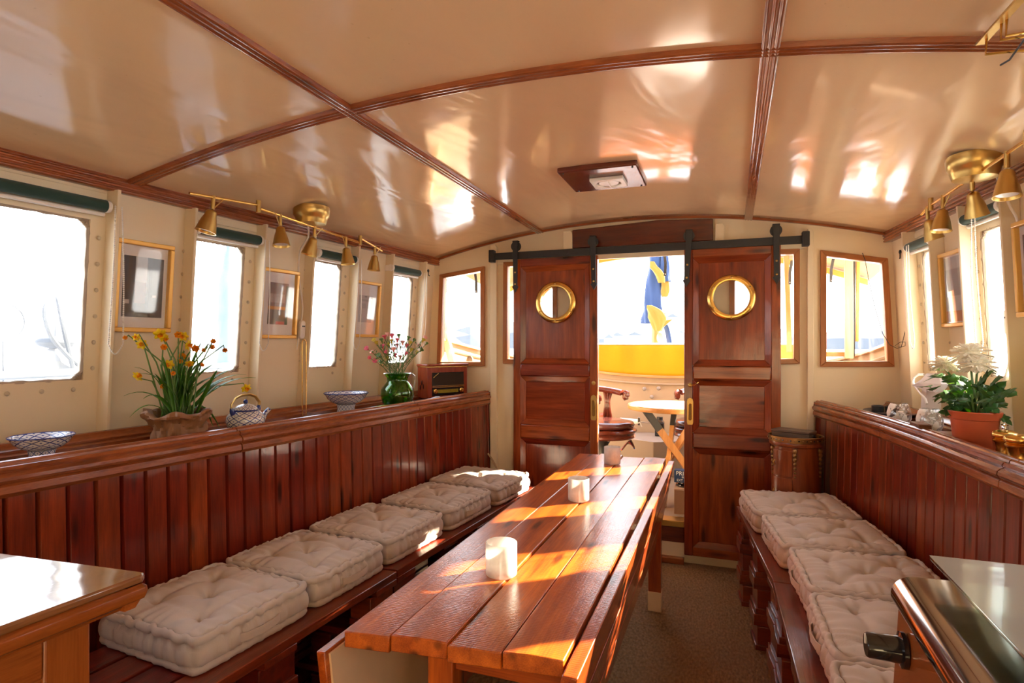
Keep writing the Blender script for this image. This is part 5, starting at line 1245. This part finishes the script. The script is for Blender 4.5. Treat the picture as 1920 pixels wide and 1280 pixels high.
MB().lathe([(0,0),(.035,0),(.035,.02),(.02,.03),(0,.03)], PY(880, 674, 4.3), 20, Matrix.Rotation(radians(90), 4, 'X').to_3x3()).build('deck_pipe', plain('dark fitting', (.12,.08,.06), .5), bul)
# yellow canvas dodger with folds
cvp = [p for p in rim if -1.65 < p.x < .75 and p.y > 4.7]
def cvf(a, b):
    i = a*(len(cvp)-1); k = min(int(i), len(cvp)-2); p = cvp[k].lerp(cvp[k+1], i-k); w = .010*sin(a*70)*(b) + .012*sin(a*31+1)*b
    return V((p.x, p.y - .02 + w, p.z + .012 + (1.297-p.z-.012)*b))
cvm = MB().grid(cvf, 120, 8).build('canvas_dodger', M['yellow'], solid=.003)
tag(cvm, 'bright yellow canvas weathercloth stretched across the stern rail', 'canvas')
M['tancloth'] = linen('tan awning cloth', (.55,.30,.10))
tb_c = MB().tube([cvf(i/60, 1) + V((0,0,.004)) for i in range(61)], .009, 8).build('canvas_hem', M['white'], cvm)
# awning hoops, posts, straps
am = plain('amber varnished batten', (.80,.36,.06), .35)
aw = thing('awning_frame', 'timber awning frame arching over the aft cockpit', 'frame', (-.47, 4.6, 1.9))
hp_ = [V((-1.75+2.7*i/24, 4.55, 2.00 - .28*(2*i/24-1)**2)) for i in range(25)]
MB().sweep([(-.03,-.02),(.03,-.02),(.03,.02),(-.03,.02)], hp_, (0,1,0), (0,0,1)).build('hoop', am, aw, bev=.003)
hp_ = [V((-1.85+2.85*i/24, 3.75, 2.10 - .30*(2*i/24-1)**2)) for i in range(25)]
MB().sweep([(-.03,-.02),(.03,-.02),(.03,.02),(-.03,.02)], hp_, (0,1,0), (0,0,1)).build('hoop', am, aw, bev=.003)
def rf_(a, b): return V((-1.80+2.775*a, 3.72+.88*b, (2.13-.10*b) - .29*(2*a-1)**2))
MB().grid(rf_, 30, 8).build('awning_cloth', M['tancloth'], aw, solid=.003)
def post2(u0, v0, u1, v1, y, w=.035, mat=None): return MB().bar(PY(u0, v0, y), PY(u1, v1, y), w, .04, (0,1,0)).build('post', mat or M['palewood'], aw, bev=.003)
post2(1591, 470, 1592, 672, 4.1, .045); post2(1601, 478, 1600, 668, 4.14, .012, M['black']); post2(1608, 478, 1606, 640, 4.16, .02, am)
post2(823, 585, 852, 692, 3.95, .05); post2(1474, 480, 1480, 660, 4.15, .03, M['teakZ']); post2(1366, 470, 1350, 660, 4.2, .04)
MB().bar(PY(1545,664,4.2), PY(1600,664,4.2), .03, .05, (0,1,0)).build('lower_rail', M['teakX'], aw, bev=.003)
def strap(u, v0, v1, lean, lab, y=3.95):
    a = PY(u, v0, y); b = PY(u+lean, v1, y); m_ = (a+b)/2 + V((.006*(1 if lean > 0 else -1), 0, 0)); mb = MB()
    mb.sweep([(-.009,-.002),(.009,-.002),(.009,.002),(-.009,.002)], [a, a.lerp(m_, .5), m_, m_.lerp(b, .5), b], (CS, SN, 0), (0,1,0)); o = mb.build('strap', M['black']); tag(o, lab, 'strap')
    MB().ball(b + V((0,-.003,.012)), .0045, 8, 4).build('stud', M['steel'], o)
strap(1245, 470, 517, 2, 'black awning strap hanging in the doorway beside the blue flag')
strap(890, 505, 549, 3, 'black awning strap in the leftmost bulkhead window, right of two')
strap(838, 512, 549, -3, 'black awning strap in the leftmost bulkhead window, left of two')
strap(1563, 482, 529, -5, 'black awning strap in the rightmost bulkhead window')
strap(1485, 488, 533, -4, 'black awning strap in the narrow window right of the doors')
# cockpit table
tc_ = V((-.30, 4.06, 0)); ctb = thing('round_table', 'small round wooden table with white top and crossed legs in the cockpit', 'table', (tc_.x, tc_.y, CF))
MB().lathe([(0,.855),(.26,.855),(.30,.858),(.305,.865),(.305,.885),(.300,.890),(.288,.890),(.284,.886),(0,.886)], tc_, 56).build('table_rim', M['teakX'], ctb, ang=40)
MB().lathe([(0,.886),(.284,.886),(.284,.8885),(0,.8885)], tc_, 48).build('table_top', plain('white laminate', (.9,.88,.86), .3), ctb)
ch = plain('charcoal leg tip', (.045,.045,.045), .5)
for k in range(3):
    a = radians(205 + 120*k); d = V((cos(a), sin(a), 0)); top = tc_ + d*.20 + V((0,0,.856)); bot = tc_ - d*.24 + V((0,0,CF)); s = V((-d.y, d.x, 0))*.022
    lg = MB().bar(top + s, bot + s, .045, .03, s).build('leg', M['teakZ'], ctb, bev=.002)
    MB().bar(top + s, top.lerp(bot, .22) + s, .047, .032, s).build('leg_tip', ch, lg, bev=.002)
# stools
def stool(x, y, label, face):
    t = thing('captains_stool', label, 'stool', (x, y, CF), face, 'carved captains stools in the cockpit')
    B = lambda mb, nm, mt, par=t, **k: mb.build(nm, M[mt], par, local=True, **k)
    B(MB().lathe([(0,.455),(.19,.455),(.215,.462),(.222,.480),(.212,.497),(.17,.505),(0,.508)], (0,0,0), 40), 'seat_pad', 'leather', ang=60)
    B(MB().lathe([(0,.385),(.205,.385),(.222,.39),(.228,.40),(.220,.412),(.224,.425),(.238,.435),(.238,.447),(.225,.455),(0,.457)], (0,0,0), 48), 'seat_rim', 'mahogX', ang=40)
    B(MB().lathe([(0,.0),(.19,.0),(.19,.02),(.06,.04),(.035,.10),(.03,.20),(.05,.23),(.03,.26),(.035,.33),(.06,.37),(.06,.385),(0,.385)], (0,0,0), 28), 'pedestal', 'black')
    path = [V((.215*cos(a), .215*sin(a), .695 + .03*sin(a))) for a in [radians(-12 + 204*i/24) for i in range(25)]]
    sd = [V((p.x, p.y, 0)).normalized() for p in path]
    r = B(MB().sweep([(-.022,-.020),(-.030,-.004),(-.022,.014),(0,.022),(.024,.014),(.032,-.004),(.024,-.020),(0,-.014)], path, sd, (0,0,1)), 'arm_rail', 'mahogX', ang=50)
    for e, dr in ((path[0], -1), (path[-1], -1)):
        sp = [V(e) + V((0, dr*(.012 + .030*sin(q*.5)*(1-q/14)) , 0)) + V((0, dr*.022*cos(q) *(1-q/11), -.022 + .026*sin(q)*(1-q/11))) for q in [j*.55 for j in range(12)]]
        B(MB().tube(sp, .014, 8, flat=1.7), 'scroll', 'mahogX', r)
    for a in (20, 90, 160):
        a = radians(a); d = V((cos(a), sin(a), 0)); tv = V((-sin(a), cos(a), 0))
        for k in (-1, 0, 1):
            pth = [d*(.19) + tv*.020*k + V((0,0,.455)), d*.205 + tv*.024*k + V((0,0,.50)), d*.19 + tv*.014*k + V((0,0,.57)), d*.195 + tv*.012*k + V((0,0,.63)), d*.215 + tv*.026*k + V((0,0,.69))]
            B(MB().tube(smooth(pth, 5), .0125, 8), 'splat', 'mahogZ')
    return t
stool(-.79, 4.12, 'carved dark wooden stool with leather seat, left side of the cockpit doorway', radians(72))
s2 = stool(-.10, 4.40, 'carved dark wooden stool mostly hidden behind the right sliding door', radians(-42))
# locker corner, wires, small fittings
lkc = PY(1225, 828, 4.62); zt = lkc.z
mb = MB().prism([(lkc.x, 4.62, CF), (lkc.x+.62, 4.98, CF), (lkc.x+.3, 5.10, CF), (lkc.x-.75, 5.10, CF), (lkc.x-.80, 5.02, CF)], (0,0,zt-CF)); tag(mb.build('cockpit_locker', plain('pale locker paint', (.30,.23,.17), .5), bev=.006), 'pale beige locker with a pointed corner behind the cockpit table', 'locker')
wr2 = thing('wire_bundle', 'bundle of coloured wires sticking up beside the left stool', 'wires', PY(1165,845,4.35))
for k, (cname, cc) in enumerate((('blue', (.02,.08,.4)), ('yellow', (.7,.6,.03)), ('pink', (.8,.06,.3)), ('red', (.5,.03,.02)), ('black', (.02,.02,.02)), ('brown', (.2,.07,.03)))):
    a = PY(1163+k, 846-k, 4.35); 
    MB().tube(smooth([a, PY(1170+k*2, 836-2*k, 4.36), PY(1176+k*1.5, 831-k, 4.38), PY(1184+k, 833+k, 4.40), PY(1190-k*.5, 841-k, 4.41)], 5), .0055, 6).build('wire', plain(cname+' wire', cc, .4), wr2)
gr = thing('fuel_can', 'small black canister behind the round cockpit table', 'canister', PY(1238,812,5.0))
b0 = PY(1230, 812, 5.0); b1 = PY(1247, 790, 5.0)
MB().box((b0.x, 4.90, zt+.001), (b1.x, 4.98, b1.z)).build('can_body', M['blackgloss'], gr, bev=.006)
MB().hexa([(b0.x,4.90,b1.z),(b1.x,4.90,b1.z),(b1.x,4.98,b1.z),(b0.x,4.98,b1.z),(b0.x+.02,4.92,b1.z+.025),(b1.x-.02,4.92,b1.z+.025),(b1.x-.02,4.96,b1.z+.025),(b0.x+.02,4.96,b1.z+.025)]).build('can_shoulder', M['blackgloss'], gr, bev=.003)
MB().tube([((b0.x+b1.x)/2, 4.94, b1.z+.02), ((b0.x+b1.x)/2, 4.94, b1.z+.045)], .025, 12).build('cap', M['black'], gr)
bk = thing('wall_pipe', 'white pipe with steel bracket along the cockpit bulwark', 'pipe', PY(1165,787,5.05))
a, b = PY(1163,787,5.08), PY(1197,790,5.06)
MB().tube([a, b], .020, 12).build('pipe', M['white'], bk); MB().tube([b, PY(1232,793,5.04)], .007, 8).build('rod', M['steel'], bk)
MB().bar(PY(1198,782,5.05), PY(1198,797,5.05), .02, .02, (0,1,0)).build('clamp', M['steel'], bk, bev=.002); MB().tube([PY(1185,796,5.04), PY(1200,792,5.04), PY(1203,800,5.04)], .006, 8).build('lever', M['iron'], bk)
tag(MB().ball(PY(1129,783,4.9), .045, 20, 12).build('red_float', plain('red-orange plastic', (.75,.08,.03), .3)), 'red-orange ball partly hidden behind the left stool', 'float')
# cardboard box with the blue tin sign
cbx_ = thing('cardboard_box', 'brown cardboard box just outside the doorway', 'box', (-.16, 3.85, CF))
card = plain('cardboard', (.36,.20,.11), .8, var=.1)
MB().box((-.268, 3.70, CF), (.02, 3.98, .405)).build('box_body', card, cbx_, bev=.002)
MB().hexa([(-.27,3.69,.40),(.02,3.69,.40),(.02,3.84,.405),(-.27,3.84,.405),(-.27,3.72,.402),(.02,3.72,.402),(.02,3.84,.408),(-.27,3.84,.408)]).build('box_flap', card, cbx_)
tin = thing('label_tin', 'dark tin with blue and white printed label on the cardboard box', 'tin', (-.17, 3.80, .405))
MB().lathe([(0,0),(.085,0),(.085,.012),(.07,.018),(.07,.03),(0,.03)], (-.18, 3.80, .407), 28, Matrix.Diagonal(V((1,.8,1)))).build('tin_body', M['blackgloss'], tin)
lb = PY(1264, 895, 3.74); lbb = PY(1264, 918, 3.74)
MB().box((lb.x, 3.74, .435), (lb.x+.16, 3.80, .512)).build('label_block', plain('navy label', (.015,.045,.12), .5), tin, bev=.002)
for txt, ox, oz, s_ in (('PRIP', .010, .492, .036), ('BL', .046, .470, .016), ('EXT', .016, .450, .020)):
    text_mesh(txt, s_, plain('label white', (.85,.85,.82), .5), tin, basis((lb.x+ox, 3.7385, oz), (1,0,0), (0,-1,0)), align='LEFT')
# mast and furled flag
fm = PY(1228, 660, 6.3); fmt = PY(1236, 440, 6.3)
fs = thing('flagstaff', 'orange varnished flagstaff rising from the stern', 'pole', (fm.x, 6.3, 0))
MB().tube([V((fm.x-.02, 6.3, .6)), fm, fm.lerp(fmt, .8)], [.055,.05,.04], 16).build('staff', plain('varnished spar', (.62,.20,.06), .3, coat=.4), fs)
MB().tube(smooth([PY(1238,600,6.22), PY(1241,625,6.22), PY(1238,640,6.2), PY(1244,650,6.2)]), .012, 6).build('halyard', M['white'], fs)
MB().ball(PY(1237,633,6.2), .04, 10, 8, (.8,.8,1.3)).build('rope_knot', M['rope'], fs)
flg = thing('furled_flag', 'furled blue and yellow flag wrapped round the flagstaff', 'flag', PY(1235,600,6.25))
blue = linen('flag blue', (.022,.05,.14)); yel = linen('flag yellow', (.24,.14,.015))
fp = [(1232,430,.09),(1232,470,.085),(1232,490,.08),(1230,510,.085),(1228,530,.085),(1227,550,.095),(1226,570,.10),(1226,585,.09),(1223,598,.07),(1221,606,.03)]
def fold(a, i, ph=0): return 1 + .16*sin(3*a + i*.22 + ph) + .10*sin(7*a - i*.3)
def drape(pts, mat, nm, y=6.25, ph=0):
    P_ = smooth([PY(u, v, y) for u, v, r in pts], 4); R = [pts[min(int(i/4), len(pts)-1)][2]*(1-(i/4-int(i/4))) + pts[min(int(i/4)+1, len(pts)-1)][2]*(i/4-int(i/4)) for i in range(len(P_))]
    mb = MB(); n = 28
    for i, p in enumerate(P_):
        for k in range(n): a = 2*pi*k/n; r = R[i]*fold(a, i, ph); mb.v.append(tuple(p + V((r*cos(a), r*sin(a)*.7, 0))))
    for i in range(len(P_)-1):
        for k in range(n): mb.f.append((i*n+k, i*n+(k+1) % n, (i+1)*n+(k+1) % n, (i+1)*n+k))
    return mb.build(nm, mat, flg, ang=70)
drape(fp, blue, 'blue_cloth')
drape([(1222,490,.02),(1225,500,.045),(1232,508,.04),(1238,518,.03),(1241,530,.01)], yel, 'yellow_cloth', 6.12, 1)
drape([(1217,572,.02),(1222,577,.06),(1230,586,.085),(1235,600,.06),(1235,612,.03),(1234,620,.008)], yel, 'yellow_cloth', 6.12, 2)
drape([(1247,526,.035),(1248,540,.04),(1247,556,.015)], yel, 'yellow_cloth', 6.2, 3)
drape([(1246,470,.03),(1248,495,.045),(1249,520,.05),(1250,528,.04)], blue, 'blue_cloth', 6.2, 4)
MB().tube(smooth([PY(1240,600,6.2), PY(1250,615,6.2), PY(1256,645,6.2)]), .02, 8, flat=2).build('blue_cloth', blue, flg)
MB().prism([PY(1238,598,6.1), PY(1247,585,6.1), PY(1250,600,6.1), PY(1262,598,6.1), PY(1245,612,6.1), PY(1234,622,6.1)], (0,.012,0)).build('yellow_cloth', yel, flg)
# ================================================================ harbour
water = plain('bright harbour water', (.55,.60,.64), .25, bump=.4, bs=.6)
mb = MB().box((-1500,-1500,-1.3), (1500,1500,-1.2)); tag(mb.build('water', water), 'pale glittering harbour water around the boat', 'water'); 
rd = random.Random(3)
haze = plain('hazy far woods', (.12,.13,.14), .9, var=.12, bs=.3)  # haze of distance is put into the colour of woods and roofs
mb = MB(); n = 240; R_ = 330
for i in range(n):
    a = 2*pi*i/n; h = 9 + 3.5*sin(a*7) + 2.5*sin(a*17+1) + rd.uniform(-1.4,1.4)
    for (dr, z) in ((0,-1.2),(6,h*.55),(14,h)): mb.v.append(((R_+dr)*cos(a), (R_+dr)*sin(a), z))
for i in range(n):
    j = (i+1) % n
    for k in (0, 1): mb.f.append((i*3+k, j*3+k, j*3+k+1, i*3+k+1))
tag(mb.build('far_shore', haze, flat=True), 'hazy wooded shore along the horizon', 'shore')
for i, (u, w_, h, c) in enumerate(((1192, 18, 6, (.85,.82,.80)), (1275, 9, 7, (.75,.75,.78)), (1262, 12, 14, (.45,.52,.58)), (1160, 14, 5, (.50,.56,.62)), (1145, 8, 4, (.8,.82,.85)))):
    d_ = ray(u, 645); p = d_*(300 - 14*i); o = thing('far_building', 'hazy far building, %s in the doorway' % ('just left of the flagstaff','at the right edge','tall grey one right of the flag','grey one in the middle of the left half','small white one near the left edge')[i], 'building', (p.x, p.y, -1.2))
    MB().box((p.x-w_/4, p.y-4, -1.2), (p.x+w_/4, p.y+4, -1.2+h+1)).build('walls', plain('far wall %d' % i, c, .8), o); MB().prism([(p.x-w_/4, p.y-4, h-.2), (p.x+w_/4, p.y-4, h-.2), (p.x, p.y-4, h+1.6)], (0,8,0)).build('roof', haze, o)
# quay to port with cleat, post and lines
snow = plain('bleached quay', (.85,.86,.88), .7, bump=.4, bs=10, var=.05)
qy = tag(MB().box((-14, -6, -1.2), (-3.25, 9, 1.14)).build('quay', snow, bev=.05), 'bright white quay outside the left windows', 'quay')
sd_ = tag(MB().box((-3.1, -4, .2), (-2.56, 6.0, 1.09)).build('side_deck', plain('wet side deck', (.08,.10,.12), .25, bump=.1, bs=20)), 'wet pale side deck outside the left windows', 'deck')
rl = tag(MB().tube([(-3.0, -4, 1.16), (-3.0, 6, 1.16)], .02, 10).build('toe_rail', M['white']), 'white pipe rail along the port side deck', 'rail')
bl = PX(112, 700, -3.4); cb_ = thing('mooring_bracket', 'white mooring bracket with dark rounded roller outside the nearest left window', 'bracket', (bl.x, bl.y, 1.1))
grey = plain('galvanised', (.03,.035,.04), .6)
MB().hexa([(bl.x-.06,bl.y-.06,1.141),(bl.x+.06,bl.y-.06,1.141),(bl.x+.08,bl.y+.16,1.141),(bl.x-.06,bl.y+.16,1.141),(bl.x-.05,bl.y-.05,1.28),(bl.x+.05,bl.y-.05,1.28),(bl.x+.05,bl.y+.06,1.27),(bl.x-.05,bl.y+.06,1.27)]).build('bracket', plain('bracket paint', (.16,.16,.15), .6), cb_, bev=.02)
MB().ball((bl.x, bl.y-.01, 1.31), .10, 16, 8, (.7,1.1,.35)).build('roller', grey, cb_)
MB().tube([(bl.x-.1, bl.y+.05, 1.141), (bl.x-.1, bl.y+.05, 1.95)], .022, 10).build('post', plain('weathered post', (.12,.12,.11), .7), cb_)
MB().tube(smooth([PX(100,560,-3.3), PX(88,570,-3.3), PX(84,590,-3.3), PX(96,630,-3.3), PX(125,665,-3.3), PX(155,690,-3.3)]), .012, 8).build('mooring_line', grey, cb_)
MB().tube(smooth([PX(108,555,-3.3), PX(116,600,-3.3), PX(130,660,-3.3), PX(138,695,-3.3)]), .012, 8).build('mooring_line', grey, cb_)
ntp = thing('landing_net', 'round fish basket with lattice mesh behind the nearest left window', 'net', PX(8,602,-3.2)); nc_ = PX(6, 603, -3.2)
MB().tube([nc_ + V((0, .09*cos(2*pi*k/24), .09*sin(2*pi*k/24))) for k in range(24)], .004, 6, closed=True).build('hoop', grey, ntp)
mb = MB()
for k in range(-4, 5):
    s = k*.02; h = sqrt(max(0, .09**2 - s*s))*.98
    for sg in (1, -1):
        mb.tube([nc_ + V((0, -h, -h*0 + s)), nc_ + V((0, h, s + .02*sg))], .0015, 4)
mb.tube([nc_ + V((0,0,-.09)), V((nc_.x, nc_.y, 1.10))], .004, 6)
mb.build('mesh', grey, ntp, flat=True)['kind'] = 'stuff'
sl = thing('sail_cover', 'upright pale blue folded sail cover outside the second left window', 'sail', PX(430,560,-3.6)); a = PX(432, 455, -3.8); b = PX(428, 540, -3.8)
MB().tube([V((b.x, b.y, 1.142)), b, a.lerp(b,.5), a], [.09,.085,.06,.025], 12).build('cover', linen('pale blue sailcloth', (.05,.09,.14)), sl)
